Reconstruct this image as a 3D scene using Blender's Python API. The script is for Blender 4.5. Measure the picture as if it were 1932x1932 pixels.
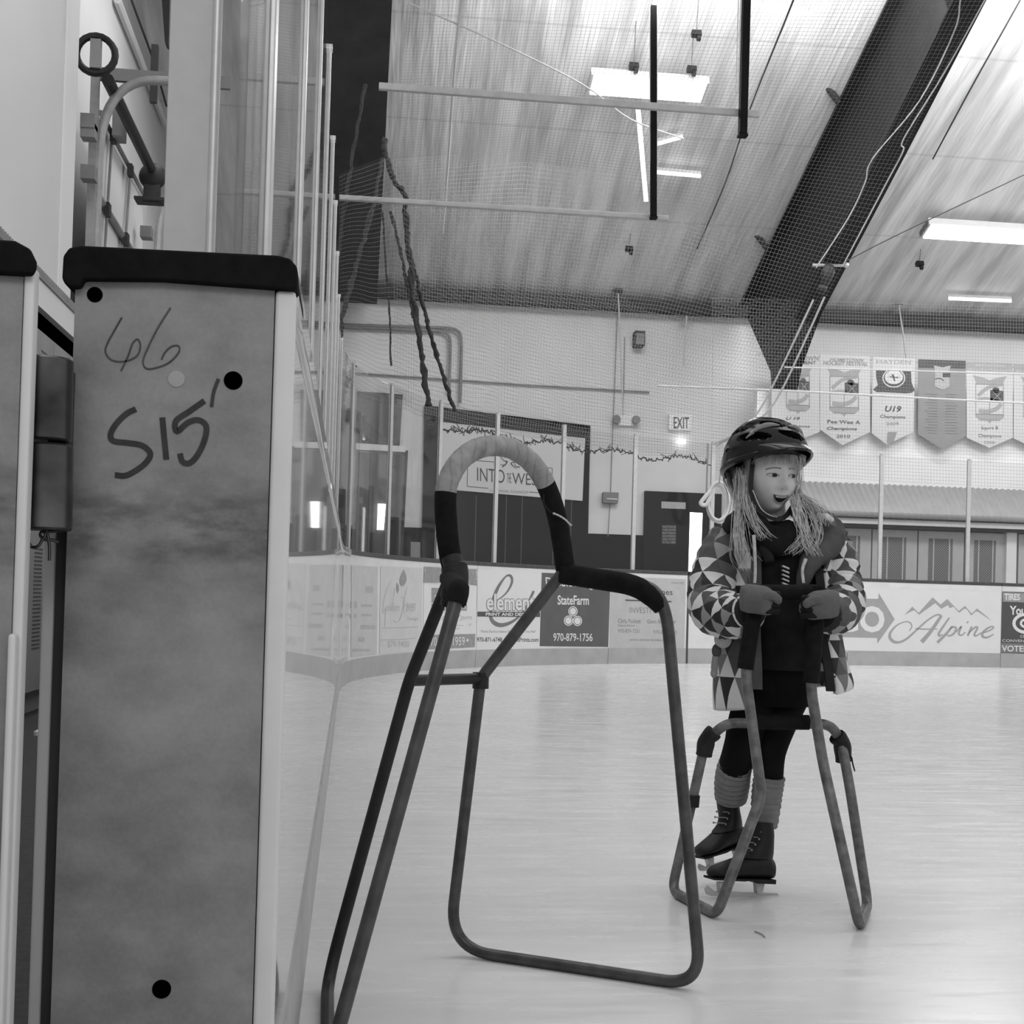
import bpy, bmesh, math, random
from math import *
from mathutils import Vector
for o in list(bpy.data.objects): bpy.data.objects.remove(o)
SC = bpy.context.scene; COL = SC.collection
R = random.Random(7)

# ---------------------------------------------------------------- camera
F = 2500.; YAW = radians(6.9); ROLL = radians(1.6); PIT = radians(1.0); CH = .74; CX, CY = 966., 1080.
Fw = Vector((sin(YAW)*cos(PIT), cos(YAW)*cos(PIT), sin(PIT)))
R0 = Vector((cos(YAW), -sin(YAW), 0)); U0 = R0.cross(Fw)
Rr = cos(ROLL)*R0 + sin(ROLL)*U0; Ur = cos(ROLL)*U0 - sin(ROLL)*R0
cd = bpy.data.cameras.new('camera'); cam = bpy.data.objects.new('camera', cd); COL.objects.link(cam)
from mathutils import Matrix
cam.matrix_world = Matrix(((Rr.x, Ur.x, -Fw.x, 0), (Rr.y, Ur.y, -Fw.y, 0), (Rr.z, Ur.z, -Fw.z, CH), (0, 0, 0, 1)))
cd.sensor_width = 36; cd.lens = F/1932*36; cd.shift_y = (CY-966)/1932; cd.clip_start = .02; cd.clip_end = 200
SC.camera = cam
# ---------------------------------------------------------------- world, lights, exposure
W = bpy.data.worlds.new('world'); SC.world = W; W.use_nodes = True
W.node_tree.nodes['Background'].inputs[0].default_value = (.55, .55, .55, 1)
W.node_tree.nodes['Background'].inputs[1].default_value = 1.22
def area(name, loc, size, power, rot=(0, 0, 0)):
    l = bpy.data.lights.new(name, 'AREA'); l.shape = 'RECTANGLE'; l.size, l.size_y = size; l.energy = power
    o = bpy.data.objects.new(name, l); o.location = loc; o.rotation_euler = rot; COL.objects.link(o); return o
area('far_wall_fill', (6.8, 12.0, 6.7), (11, 1.2), 390, (radians(62), 0, 0))  # added fill without a fixture, tilted to brighten the far wall
area('ceiling_fill', (7.5, 5.0, 4.4), (9, 4), 45, (pi-radians(58), 0, 0))  # unseen fill pointing up, added to lift the underside of the roof
area('rear_fill', (-.2, -2.2, 3.4), (3, 1), 45, (radians(58), 0, 0))  # fill added behind the camera to brighten the end post face
area('rink_lamp_row', (4, 5, 8.5), (10, 3), 265)
area('hall_fill', (-1.3, 11.2, 6.3), (.8, 3), 45)  # unseen fill added for the wall around the overhead door
area('hall_fill', (-1.2, 4.5, 5.2), (1.0, 6), 45)  # unseen fill added for the nearer hall wall
SC.view_settings.view_transform = 'Standard'; SC.view_settings.look = 'None'
SC.view_settings.exposure = 0.0; SC.view_settings.gamma = 1; SC.view_settings.use_curve_mapping = False
try: SC.cycles.transparent_max_bounces = 32
except Exception: pass

# ---------------------------------------------------------------- measuring helpers: a sight line meets a real plane
def pr(p):
    q = Vector(p)-Vector((0, 0, CH)); z = q.dot(Fw); return CX+F*q.dot(Rr)/z, CY-F*q.dot(Ur)/z, z
def ray(x, y): return Fw + Rr*((x-CX)/F) - Ur*((y-CY)/F)
O = Vector((0, 0, CH))
def PZ(x, y, z): return O + ray(x, y)*z
def G(x, y, h=0.): d = ray(x, y); return O + d*((h-CH)/d.z)
def PY(x, y, Y): d = ray(x, y); return O + d*(Y/d.y)
def PX(x, y, X): d = ray(x, y); return O + d*(X/d.x)
RS = .40; RN = Vector((0, RS, 1)).normalized(); RP0 = Vector((0, 18.3, 4.89))
def roofz(Y): return 4.89+RS*(18.3-Y)
def RP(x, y, off=0.): d = ray(x, y); p0 = RP0-RN*off; return O + d*((p0-O).dot(RN)/d.dot(RN))
RT = Vector((0, 1, -RS)).normalized()       # down the roof slope, away from the camera
XA, YA, ZA = Vector((1, 0, 0)), Vector((0, 1, 0)), Vector((0, 0, 1))

# ---------------------------------------------------------------- materials
def nodes(name):
    m = bpy.data.materials.new(name); m.use_nodes = True; nt = m.node_tree; return m, nt, nt.nodes['Principled BSDF']
def mathn(nt, op, a, b=None, c=None):
    n = nt.nodes.new('ShaderNodeMath'); n.operation = op
    for i, v in enumerate((a, b, c)):
        if v is None: continue
        if isinstance(v, (int, float)): n.inputs[i].default_value = v
        else: nt.links.new(v, n.inputs[i])
    return n.outputs[0]
def mix(nt, fac, a, b):
    return mathn(nt, 'ADD', mathn(nt, 'MULTIPLY', fac, mathn(nt, 'SUBTRACT', b, a)), a)
def noise(nt, scale, detail=4, stretch=(1, 1, 1), kind='Object', rough=.55):
    tc = nt.nodes.new('ShaderNodeTexCoord'); mp = nt.nodes.new('ShaderNodeMapping'); mp.inputs['Scale'].default_value = stretch
    nt.links.new(tc.outputs[kind], mp.inputs[0]); n = nt.nodes.new('ShaderNodeTexNoise')
    n.inputs['Scale'].default_value = scale; n.inputs['Detail'].default_value = detail; n.inputs['Roughness'].default_value = rough
    nt.links.new(mp.outputs[0], n.inputs['Vector']); return n.outputs[0]
def rng(nt, v, a, b, c, d):
    n = nt.nodes.new('ShaderNodeMapRange'); nt.links.new(v, n.inputs[0])
    for i, x in enumerate((a, b, c, d)): n.inputs[i+1].default_value = x
    return n.outputs[0]
def bump(nt, b, h, s, d=.02):
    n = nt.nodes.new('ShaderNodeBump'); n.inputs['Strength'].default_value = s; n.inputs['Distance'].default_value = d
    nt.links.new(h, n.inputs['Height']); nt.links.new(n.outputs[0], b.inputs['Normal'])
def M(name, g, rough=.6, amp=.12, ns=8., metal=0., bmp=0., spec=.4, stretch=(1, 1, 1), detail=4):
    m, nt, b = nodes(name)
    n = noise(nt, ns, detail, stretch)
    nt.links.new(rng(nt, n, .3, .7, g*(1-amp), g*(1+amp)), b.inputs['Base Color'])
    b.inputs['Roughness'].default_value = rough; b.inputs['Metallic'].default_value = metal
    b.inputs['Specular IOR Level'].default_value = spec
    if bmp: bump(nt, b, n, bmp)
    return m
def EM(name, s):
    m, nt, b = nodes(name); b.inputs['Base Color'].default_value = (.8, .8, .8, 1)
    b.inputs['Emission Color'].default_value = (1, 1, 1, 1); b.inputs['Emission Strength'].default_value = s; return m

# ---------------------------------------------------------------- mesh builder
def smooth_path(pts, n=6, closed=False):
    pts = [Vector(p) for p in pts]; out = []
    N = len(pts); rngs = range(N if closed else N-1)
    for i in rngs:
        if closed: p0, p1, p2, p3 = pts[i-1], pts[i], pts[(i+1) % N], pts[(i+2) % N]
        else:
            p1, p2 = pts[i], pts[i+1]; p0 = pts[i-1] if i else p1*2-p2; p3 = pts[i+2] if i+2 < N else p2*2-p1
        for k in range(n):
            t = k/n
            out.append(.5*((2*p1)+(p2-p0)*t+(2*p0-5*p1+4*p2-p3)*t*t+(3*p1-p0-3*p2+p3)*t**3))
    if not closed: out.append(pts[-1])
    return out
def fillet(pts, r, n=6):
    pts = [Vector(p) for p in pts]; out = [pts[0]]
    for i in range(1, len(pts)-1):
        rr = r[i] if isinstance(r, (list, tuple)) else r
        a, b, c = pts[i-1], pts[i], pts[i+1]
        d0 = min(rr, (a-b).length*.48); d1 = min(rr, (c-b).length*.48)
        if rr < 1e-6: out.append(b); continue
        p = b+(a-b).normalized()*d0; q = b+(c-b).normalized()*d1
        for k in range(n+1):
            t = k/n; out.append(p*(1-t)**2+b*2*t*(1-t)+q*t*t)
    out.append(pts[-1]); return out
class MB:
    def __init__(s): s.v = []; s.f = []; s.m = []; s.uv = {}
    def add(s, vs, fs, mi=0):
        o = len(s.v); s.v += [Vector(v) for v in vs]; s.f += [tuple(i+o for i in f) for f in fs]; s.m += [mi]*len(fs); return s
    def obox(s, c, ax, ay, az, mi=0):
        c = Vector(c); vs = [c+ax*i+ay*j+az*k for k in (-1, 1) for j in (-1, 1) for i in (-1, 1)]
        return s.add(vs, [(0, 2, 3, 1), (4, 5, 7, 6), (0, 1, 5, 4), (2, 6, 7, 3), (0, 4, 6, 2), (1, 3, 7, 5)], mi)
    def box(s, a, b, mi=0):
        a, b = Vector(a), Vector(b); h = (b-a)/2
        return s.obox((a+b)/2, XA*h.x, YA*h.y, ZA*h.z, mi)
    def rbox(s, a, b, r=.01, mi=0, seg=3):
        a, b = Vector(a), Vector(b); bm = bmesh.new(); bmesh.ops.create_cube(bm, size=1)
        for v in bm.verts: v.co = Vector(((a.x+b.x)/2+v.co.x*(b.x-a.x), (a.y+b.y)/2+v.co.y*(b.y-a.y), (a.z+b.z)/2+v.co.z*(b.z-a.z)))
        bmesh.ops.bevel(bm, geom=bm.edges[:], offset=r, segments=seg, affect='EDGES', profile=.5)
        bm.verts.index_update(); s.add([v.co.copy() for v in bm.verts], [tuple(v.index for v in f.verts) for f in bm.faces], mi); bm.free(); return s
    def tube(s, pts, r, seg=10, mi=0, cap=True, closed=False):
        pts = [Vector(p) for p in pts]; N = len(pts); rs = r if isinstance(r, (list, tuple)) else [r]*N
        T = []
        for i in range(N):
            a = pts[i-1] if (i or closed) else pts[i]; b = pts[(i+1) % N] if (i < N-1 or closed) else pts[i]
            t = b-a; T.append(t.normalized() if t.length > 1e-9 else Vector((0, 0, 1)))
        n = T[0].orthogonal().normalized(); vs = []
        for i in range(N):
            n = n-T[i]*n.dot(T[i]); n = n.normalized() if n.length > 1e-6 else T[i].orthogonal().normalized(); b = T[i].cross(n)
            vs += [pts[i]+(n*cos(2*pi*k/seg)+b*sin(2*pi*k/seg))*rs[i] for k in range(seg)]
        fs = [(i*seg+k, i*seg+(k+1) % seg, ((i+1) % N)*seg+(k+1) % seg, ((i+1) % N)*seg+k) for i in range(N if closed else N-1) for k in range(seg)]
        if cap and not closed: fs += [tuple(reversed(range(seg))), tuple((N-1)*seg+k for k in range(seg))]
        return s.add(vs, fs, mi)
    def grid(s, rows, mi=0, close=False, uv=None):
        n = len(rows[0]); o = len(s.v); vs = [p for r in rows for p in r]
        fs = [(i*n+k, i*n+(k+1) % n, (i+1)*n+(k+1) % n, (i+1)*n+k) for i in range(len(rows)-1) for k in range(n if close else n-1)]
        s.add(vs, fs, mi)
        if uv:
            for j, q in enumerate(q for r in uv for q in r): s.uv[o+j] = q
        return s
    def prism(s, poly, d, mi=0):
        n = len(poly); d = Vector(d); vs = [Vector(p) for p in poly]+[Vector(p)+d for p in poly]
        return s.add(vs, [tuple(reversed(range(n))), tuple(range(n, 2*n))]+[(i, (i+1) % n, n+(i+1) % n, n+i) for i in range(n)], mi)
    def ball(s, c, ax, ay, az, n=12, mi=0):
        c = Vector(c); rows = []
        for i in range(n+1):
            a = pi*i/n; rows.append([c+az*cos(a)+(ax*cos(2*pi*k/(2*n))+ay*sin(2*pi*k/(2*n)))*sin(a) for k in range(2*n)])
        return s.grid(rows, mi, True)
    def lathe(s, base, axis, prof, seg=20, mi=0):
        axis = axis.normalized(); n = axis.orthogonal().normalized(); b = axis.cross(n); base = Vector(base)
        rows = [[base+axis*t+(n*cos(2*pi*k/seg)+b*sin(2*pi*k/seg))*max(r, 1e-5) for k in range(seg)] for t, r in prof]
        return s.grid(rows, mi, True)
    def stroke(s, pts, w, nrm, mi=0, th=0.0006):
        """ink or paint line lying on a surface: a thin flat band"""
        pts = [Vector(p) for p in pts]; N = len(pts); ws = w if isinstance(w, (list, tuple)) else [w]*N; vs = []
        for i in range(N):
            t = (pts[min(i+1, N-1)]-pts[max(i-1, 0)]).normalized(); d = t.cross(nrm).normalized()*ws[i]*.5
            vs += [pts[i]-d, pts[i]+d, pts[i]+d+nrm*th, pts[i]-d+nrm*th]
        fs = []
        for i in range(N-1):
            a, b = 4*i, 4*i+4
            fs += [(a+k, a+(k+1) % 4, b+(k+1) % 4, b+k) for k in range(4)]
        fs += [(3, 2, 1, 0), (4*N-4, 4*N-3, 4*N-2, 4*N-1)]
        return s.add(vs, fs, mi)
LOC = {}
def build(mb, name, mat, parent=None, label=None, cat=None, group=None, kind=None, smooth=.7, subd=0, bevel=0):
    mats = mat if isinstance(mat, (list, tuple)) else [mat]
    if parent is not None: L = LOC[parent]
    else:
        xs = [v.x for v in mb.v]; ys = [v.y for v in mb.v]; L = Vector(((min(xs)+max(xs))/2, (min(ys)+max(ys))/2, min(v.z for v in mb.v)))
    me = bpy.data.meshes.new(name); me.from_pydata([v-L for v in mb.v], [], mb.f)
    for m in mats: me.materials.append(m)
    me.polygons.foreach_set('material_index', mb.m)
    bm = bmesh.new(); bm.from_mesh(me); bmesh.ops.recalc_face_normals(bm, faces=bm.faces[:]); bm.to_mesh(me); bm.free()
    if mb.uv:
        ul = me.uv_layers.new(name='UVMap')
        for pg_ in me.polygons:
            q = [mb.uv.get(i, (0, 0)) for i in pg_.vertices]; w_ = getattr(mb, 'wrap', 0)
            if w_ and max(a[0] for a in q)-min(a[0] for a in q) > w_/2:
                mid = (max(a[0] for a in q)+min(a[0] for a in q))/2; q = [(a[0]+w_, a[1]) if a[0] < mid else a for a in q]
            for li, uv_ in zip(pg_.loop_indices, q): ul.data[li].uv = uv_
    if smooth:
        me.polygons.foreach_set('use_smooth', [True]*len(me.polygons))
        try: me.set_sharp_from_angle(angle=smooth)
        except Exception: pass
    me.update()
    o = bpy.data.objects.new(name, me); COL.objects.link(o)
    if parent is not None: o.parent = parent
    else: o.location = L
    LOC[o] = L
    if label: o['label'] = label
    if cat: o['category'] = cat
    if group: o['group'] = group
    if kind: o['kind'] = kind
    if bevel:
        q = o.modifiers.new('bevel', 'BEVEL'); q.width = bevel; q.segments = 2; q.limit_method = 'ANGLE'
    if subd:
        q = o.modifiers.new('subd', 'SUBSURF'); q.levels = subd; q.render_levels = subd
    return o
def thing(name, label, cat, loc, group=None):
    o = bpy.data.objects.new(name, None); COL.objects.link(o); o.location = loc; o.empty_display_size = .1
    o['label'] = label; o['category'] = cat
    if group: o['group'] = group
    LOC[o] = Vector(loc); return o
def struct(mb, name, mat, parent=None, **k): return build(mb, name, mat, parent, kind='structure' if parent is None else None, **k)

# ---------------------------------------------------------------- lettering, laid on a real surface by fn(x, y) -> point
_T = {}
def textmesh(s, bold=0., shear=0.):
    k = (s, bold, shear)
    if k not in _T:
        c = bpy.data.curves.new('t', 'FONT'); c.body = s; c.size = 1; c.offset = bold; c.shear = shear; c.resolution_u = 3
        o = bpy.data.objects.new('t', c); COL.objects.link(o); dg = bpy.context.evaluated_depsgraph_get()
        me = bpy.data.meshes.new_from_object(o.evaluated_get(dg))
        vs = [(v.co.x, v.co.y) for v in me.vertices]; fs = [tuple(p.vertices) for p in me.polygons]
        bpy.data.objects.remove(o); bpy.data.curves.remove(c); bpy.data.meshes.remove(me)
        _T[k] = (vs, fs)
    return _T[k]
def text(mb, s, x0, y0, x1, y1, fn, slope=0., vslope=0., bold=.0, shear=0., mi=0):
    """box in photo pixels: x0..x1 wide, y0 top, y1 bottom"""
    vs, fs = textmesh(s, bold, shear)
    if not vs: return mb
    ax = min(v[0] for v in vs); bx = max(v[0] for v in vs); ay = min(v[1] for v in vs); by = max(v[1] for v in vs)
    P = []
    for u, w in vs:
        t = (u-ax)/(bx-ax); q = (w-ay)/max(by-ay, 1e-6)
        x = x0+t*(x1-x0); y = y1-q*(y1-y0)+slope*(x-x0); x -= vslope*(y-y0); P.append(fn(x, y))
    return mb.add(P, fs, mi)
def tail(mb, pts, w, fn, mi=0, ws=None, sm=5):
    """brush line through pixel points on a surface"""
    P = smooth_path([Vector((x, y, 0)) for x, y in pts], sm); N = len(P); vs = []
    W_ = None
    if ws: W_ = [ws[min(int(i/sm), len(ws)-1)]*(1-(i % sm)/sm)+ws[min(int(i/sm)+1, len(ws)-1)]*(i % sm)/sm for i in range(N)]
    for i in range(N):
        t = (P[min(i+1, N-1)]-P[max(i-1, 0)]); t = t.normalized() if t.length > 0 else Vector((1, 0, 0)); d = Vector((-t.y, t.x, 0))*(W_[i] if W_ else w)*.5
        vs += [fn(*(P[i]-d)[:2]), fn(*(P[i]+d)[:2])]
    return mb.add(vs, [(2*i, 2*i+1, 2*i+3, 2*i+2) for i in range(N-1)], mi)
def patch(mb, quad, fn, n=6, mi=0):
    """quad TL,TR,BR,BL in pixels -> surface patch"""
    (a, b, c, d) = [Vector((x, y, 0)) for x, y in quad]; rows = []
    for j in range(2):
        l, r = (a, b) if j == 0 else (d, c); rows.append([fn(*(l.lerp(r, i/n))[:2]) for i in range(n+1)])
    return mb.grid(rows, mi)
def ring(mb, cx, cy, rx, ry, w, fn, mi=0, n=24):
    vs = []
    for i in range(n):
        a = 2*pi*i/n; vs += [fn(cx+rx*cos(a), cy+ry*sin(a)), fn(cx+(rx-w)*cos(a), cy+(ry-w)*sin(a))]
    return mb.add(vs, [(2*i, 2*i+1, (2*i+3) % (2*n), (2*i+2) % (2*n)) for i in range(n)], mi)
def poly(mb, pts, fn, mi=0): return mb.add([fn(x, y) for x, y in pts], [tuple(range(len(pts)))], mi)
# ---------------------------------------------------------------- materials of the place
m_white = M('white_board', .66, .28, .05, 5, spec=.5)
m_gloss = M('glossy_white_board', .58, .025, .05, 5, spec=.6)
m_kick = M('kick_plate_plastic', .36, .4, .1, 6)
m_rail = M('dark_rail', .06, .45, .2, 20)
m_alu = M('aluminium', .55, .38, .06, 30, metal=.35)
m_gasket = M('gasket', .05, .6)
m_wall = M('painted_wall', .70, .8, .04, 2)
m_wall2 = M('bright_painted_wall', .84, .8, .04, 2)
m_hall = M('hall_wall_paint', .58, .75, .03, 1)
m_halltrim = M('hall_trim_paint', .68, .6, .03, 1)
m_dark = M('dark_wainscot', .006, .6, .25, 3, spec=.1)
m_dark2 = M('dark_frame', .006, .7, .4, 6, spec=.1)
m_grey = M('grey_panel', .22, .7, .2, 3)
m_door = M('dark_door_paint', .006, .5, .2, 4, spec=.15)
m_sdoor = M('storage_door_paint', .50, .6, .06, 6)
m_steel = M('dark_steel', .045, .6, .2, 4, spec=.2)
m_steel2 = M('dark_beam_steel', .014, .6, .2, 4, spec=.2)
m_black = M('black_metal', .012, .5, .2, 10)
m_sign = M('white_sign', .66, .5, .03, 3)
m_ink = M('dark_print', .08, .6, .2, 30)
m_ink2 = M('grey_print', .28, .6, .15, 30)
m_ink3 = M('pale_grey_print', .42, .6, .1, 40)
m_lamp = EM('lamp_lens', 6.0)
m_lamp2 = EM('tube_light', 5.0)
m_win = EM('daylight_pane', 3.0)
m_lampbody = M('lamp_housing', .55, .5, .05)
m_rubber_floor = M('rubber_floor', .035, .85, .3, 40)
m_lock = M('locker_paint', .26, .5, .08, 6)
m_mesh = M('dark_mesh', .05, .7, .5, 60)
m_cord = M('pale_rope', .55, .8, .1, 50)
m_dcord = M('dark_cord', .06, .8, .2, 50)

def ice_mat():
    m, nt, b = nodes('ice'); a = noise(nt, 1.2, 5, (1, 2.6, 1)); s = noise(nt, 9, 8, (.35, 2.2, 1)); s2 = noise(nt, 60, 3, (.2, 2, 1))
    v = mathn(nt, 'ADD', rng(nt, a, .3, .7, .60, .67), rng(nt, s, .56, .78, 0, .055))
    v = mathn(nt, 'ADD', v, rng(nt, s2, .6, .8, 0, .03)); nt.links.new(v, b.inputs['Base Color'])
    b.inputs['Roughness'].default_value = .22; b.inputs['Specular IOR Level'].default_value = .35
    nt.links.new(rng(nt, s, .3, .7, .14, .34), b.inputs['Roughness']); bump(nt, b, s, .04, .004); return m
def roof_mat():
    m, nt, b = nodes('roof_insulation'); tc = nt.nodes.new('ShaderNodeTexCoord'); sp = nt.nodes.new('ShaderNodeSeparateXYZ'); nt.links.new(tc.outputs['Object'], sp.inputs[0])
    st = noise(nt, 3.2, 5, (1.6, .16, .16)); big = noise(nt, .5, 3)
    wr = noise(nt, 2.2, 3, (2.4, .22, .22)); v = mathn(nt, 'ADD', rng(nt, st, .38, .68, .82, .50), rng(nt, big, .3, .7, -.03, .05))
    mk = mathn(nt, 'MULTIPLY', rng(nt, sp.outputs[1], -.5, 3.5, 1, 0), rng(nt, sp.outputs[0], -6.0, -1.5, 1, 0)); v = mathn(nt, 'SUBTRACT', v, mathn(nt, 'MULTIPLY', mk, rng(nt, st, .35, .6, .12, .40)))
    # seams every 1.45 m down the slope: a thin tape edge
    fr = mathn(nt, 'FRACT', mathn(nt, 'DIVIDE', sp.outputs[1], 1.45)); ln = mathn(nt, 'LESS_THAN', fr, .022)
    v = mix(nt, mathn(nt, 'MULTIPLY', ln, .22), v, .25)
    nt.links.new(v, b.inputs['Base Color']); b.inputs['Roughness'].default_value = .5; b.inputs['Specular IOR Level'].default_value = .3
    bump(nt, b, mathn(nt, 'ADD', wr, mathn(nt, 'MULTIPLY', fr, .35)), .35, .12); return m
def glass_mat():
    m, nt, b = nodes('clear_acrylic'); nt.nodes.remove(b); out = nt.nodes['Material Output']
    t = nt.nodes.new('ShaderNodeBsdfTransparent'); t.inputs[0].default_value = (.94, .94, .94, 1)
    g = nt.nodes.new('ShaderNodeBsdfGlossy'); g.inputs['Roughness'].default_value = .03; g.inputs[0].default_value = (.85, .85, .85, 1)
    d = nt.nodes.new('ShaderNodeBsdfDiffuse'); d.inputs[0].default_value = (.7, .7, .7, 1)
    lw = nt.nodes.new('ShaderNodeLayerWeight'); lw.inputs[0].default_value = .5
    f = mathn(nt, 'ADD', mathn(nt, 'MULTIPLY', mathn(nt, 'POWER', lw.outputs['Facing'], 5), .9), .014)
    m1 = nt.nodes.new('ShaderNodeMixShader'); m1.inputs[0].default_value = .012; nt.links.new(t.outputs[0], m1.inputs[1]); nt.links.new(d.outputs[0], m1.inputs[2])
    m2 = nt.nodes.new('ShaderNodeMixShader'); nt.links.new(f, m2.inputs[0]); nt.links.new(m1.outputs[0], m2.inputs[1]); nt.links.new(g.outputs[0], m2.inputs[2])
    nt.links.new(m2.outputs[0], out.inputs[0]); return m
def net_mat(name, g, cell=.042, w=.09):
    m, nt, b = nodes(name); out = nt.nodes['Material Output']; b.inputs['Base Color'].default_value = (g, g, g, 1); b.inputs['Roughness'].default_value = .8
    tc = nt.nodes.new('ShaderNodeTexCoord'); sp = nt.nodes.new('ShaderNodeSeparateXYZ'); nt.links.new(tc.outputs['UV'], sp.inputs[0])
    k = [mathn(nt, 'LESS_THAN', mathn(nt, 'FRACT', mathn(nt, 'DIVIDE', sp.outputs[i], cell)), w) for i in (0, 1)]
    a = mathn(nt, 'MAXIMUM', k[0], k[1]); t = nt.nodes.new('ShaderNodeBsdfTransparent'); mx = nt.nodes.new('ShaderNodeMixShader')
    nt.links.new(a, mx.inputs[0]); nt.links.new(t.outputs[0], mx.inputs[1]); nt.links.new(b.outputs[0], mx.inputs[2]); nt.links.new(mx.outputs[0], out.inputs[0]); return m
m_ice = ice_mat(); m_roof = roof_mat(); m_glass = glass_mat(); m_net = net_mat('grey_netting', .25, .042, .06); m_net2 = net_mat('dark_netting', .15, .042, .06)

# ================================================================ structure: ground, walls, roof
ice = MB(); ice.add([(-.1, -3, 0), (16, -3, 0), (16, 17, 0), (-.1, 17, 0)], [(0, 1, 2, 3)]); struct(ice, 'floor', m_ice)
b = MB(); b.add([(-2.3, -3, -.002), (-.1, -3, -.002), (-.1, 9.9, -.002), (16, 15, -.004), (16, 19, -.002), (-2.3, 19, -.002)], [(0, 1, 2, 3, 4, 5)]); struct(b, 'floor_hall', m_rubber_floor)
FY = 18.3
b = MB(); b.box((-2.3, FY, 0), (16, FY+.15, 4.95)); struct(b, 'wall_far', m_wall)
b = MB(); b.box((-2.5, 8.0, 0), (-2.3, FY, 10.0)); struct(b, 'wall_left_far', m_hall)
yE = PX(142, 200, -1.9).y
b = MB(); b.box((-2.1, -3, 0), (-1.9, yE-.35, 9)); struct(b, 'wall_left', m_hall)
b = MB(); b.box((-2.3, yE-.35, 0), (-1.89, yE, 9)); struct(b, 'trim_1', m_halltrim)
b = MB(); A = RP0; d = RT
y0 = 3.0
rows = [[Vector((x, y, roofz(y))) for x in (-2.5, 16.2)] for y in (18.5, y0)]
rows2 = [[p+Vector((0, 0, .12)) for p in r] for r in rows]
b.add([rows[0][0], rows[0][1], rows[1][1], rows[1][0], rows2[0][0], rows2[0][1], rows2[1][1], rows2[1][0]],
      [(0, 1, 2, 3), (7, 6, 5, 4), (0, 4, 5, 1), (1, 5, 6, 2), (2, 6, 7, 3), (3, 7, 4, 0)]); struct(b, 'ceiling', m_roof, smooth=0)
# eave strut along the far wall
p = PY(700, 548, 18.1); b = MB(); b.box((-2.3, 18.0, p.z-.07), (16, 18.28, p.z+.06)); struct(b, 'trim_2', m_steel)
# right rafter of the steel frame: web, bottom flange and haunch
Xr = PY(1389, 588, 18.2).x
def pw(x, y, X=Xr): q = PX(x, y, X); return (q.y, q.z)
low = [pw(1900, -80, Xr+.28), pw(1858, 0, Xr+.28), pw(1700, 303, Xr+.28), pw(1548, 591, Xr+.28), pw(1500, 690, Xr+.2), pw(1484, 735, Xr+.15), pw(1439, 735), pw(1437, 700)]
yT = low[0][0]
prof = low+[(18.2, 4.86), (yT, roofz(yT)-.02)]
b = MB(); b.prism([Vector((Xr+.12, y, z)) for y, z in prof], Vector((.03, 0, 0)))
for i in range(5):
    (ya, za), (yb, zb) = low[i], low[i+1]; A = Vector((Xr+.14, ya, za)); B = Vector((Xr+.14, yb, zb)); nn = (B-A).cross(XA).normalized()
    if i < 5: b.obox((A+B)/2, XA*.15, (B-A)*.5, nn*.012)
b.prism([Vector((Xr+.0, y, z)) for y, z in ((18.2, 4.86), (yT, roofz(yT)-.02), (yT, roofz(yT)-.05), (18.2, 4.82))], Vector((.28, 0, 0)))
struct(b, 'trim_3', m_steel2)
# left rafter, seen almost along its length
xl, xr = -.50, .22
b = MB(); yk = 17.9
pb = [(yk, 2.9), (yk-.55, 3.9), (11.0, roofz(11.0)-.75), (6, roofz(6)-.7)]
pt = [(6, roofz(6)-.02), (18.2, 4.86), (18.2, 2.9)]
pb = [(17.9, 4.80), (17.0, 4.45), (11.0, roofz(11.0)-.8), (6, roofz(6)-.75)]
pt = [(6, roofz(6)-.02), (18.2, 4.90)]
xc = -.14
b.prism([Vector((xc-.02, y, z)) for y, z in pb+pt], Vector((.04, 0, 0)))
for i in range(3):
    A = Vector((xc, *pb[i])); B = Vector((xc, *pb[i+1])); b.obox((A+B)/2, XA*.36, (B-A)*.505, (B-A).cross(XA).normalized()*.012)
struct(b, 'trim_4', m_steel)

# ================================================================ dasher boards round the corner
BC = smooth_path([Vector((x, y, 0)) for x, y in [(-.07, 1.0), (-.07, 3.5), (-.07, 6.5), (-.07, 9.3), (-.045, 10.3), (.06, 11.1), (.37, 12.0), (.85, 12.87), (1.46, 13.58), (2.27, 14.28), (3.2, 14.87), (4.2, 15.27), (5.5, 15.58), (7, 15.82), (8.5, 15.98), (11, 16.15)]], 12)
BS_ = [0.]
for i in range(1, len(BC)): BS_.append(BS_[-1]+(BC[i]-BC[i-1]).length)
def bp(s, off=0., z=0.):
    s = min(max(s, 0), BS_[-1]-1e-4); i = 0; lo, hi = 0, len(BS_)-1
    while hi-lo > 1:
        k = (lo+hi)//2
        if BS_[k] <= s: lo = k
        else: hi = k
    t = (s-BS_[lo])/(BS_[hi]-BS_[lo]); p = BC[lo].lerp(BC[hi], t); a = BC[max(lo-1, 0)]; c = BC[min(hi+1, len(BC)-1)]
    d = (c-a).normalized(); n = Vector((d.y, -d.x, 0))      # towards the rink
    q = p+n*off; q.z = z; return q
def bs_at(px, z=.6, off=0.):
    lo, hi = 9.0, BS_[-1]-.01
    for _ in range(40):
        m = (lo+hi)/2
        if pr(bp(m, off, z))[0] < px: lo = m
        else: hi = m
    return (lo+hi)/2
def bfn(off):
    def fn(x, y):
        z = .6
        for _ in range(4):
            s = bs_at(x, z, off); q = bp(s, off, 0); d = ray(x, y)
            n2 = Vector((d.x, d.y, 0)).length; z = CH+d.z*Vector((q.x, q.y, 0)).length/n2
        return bp(s, off, z)
    return fn
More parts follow.
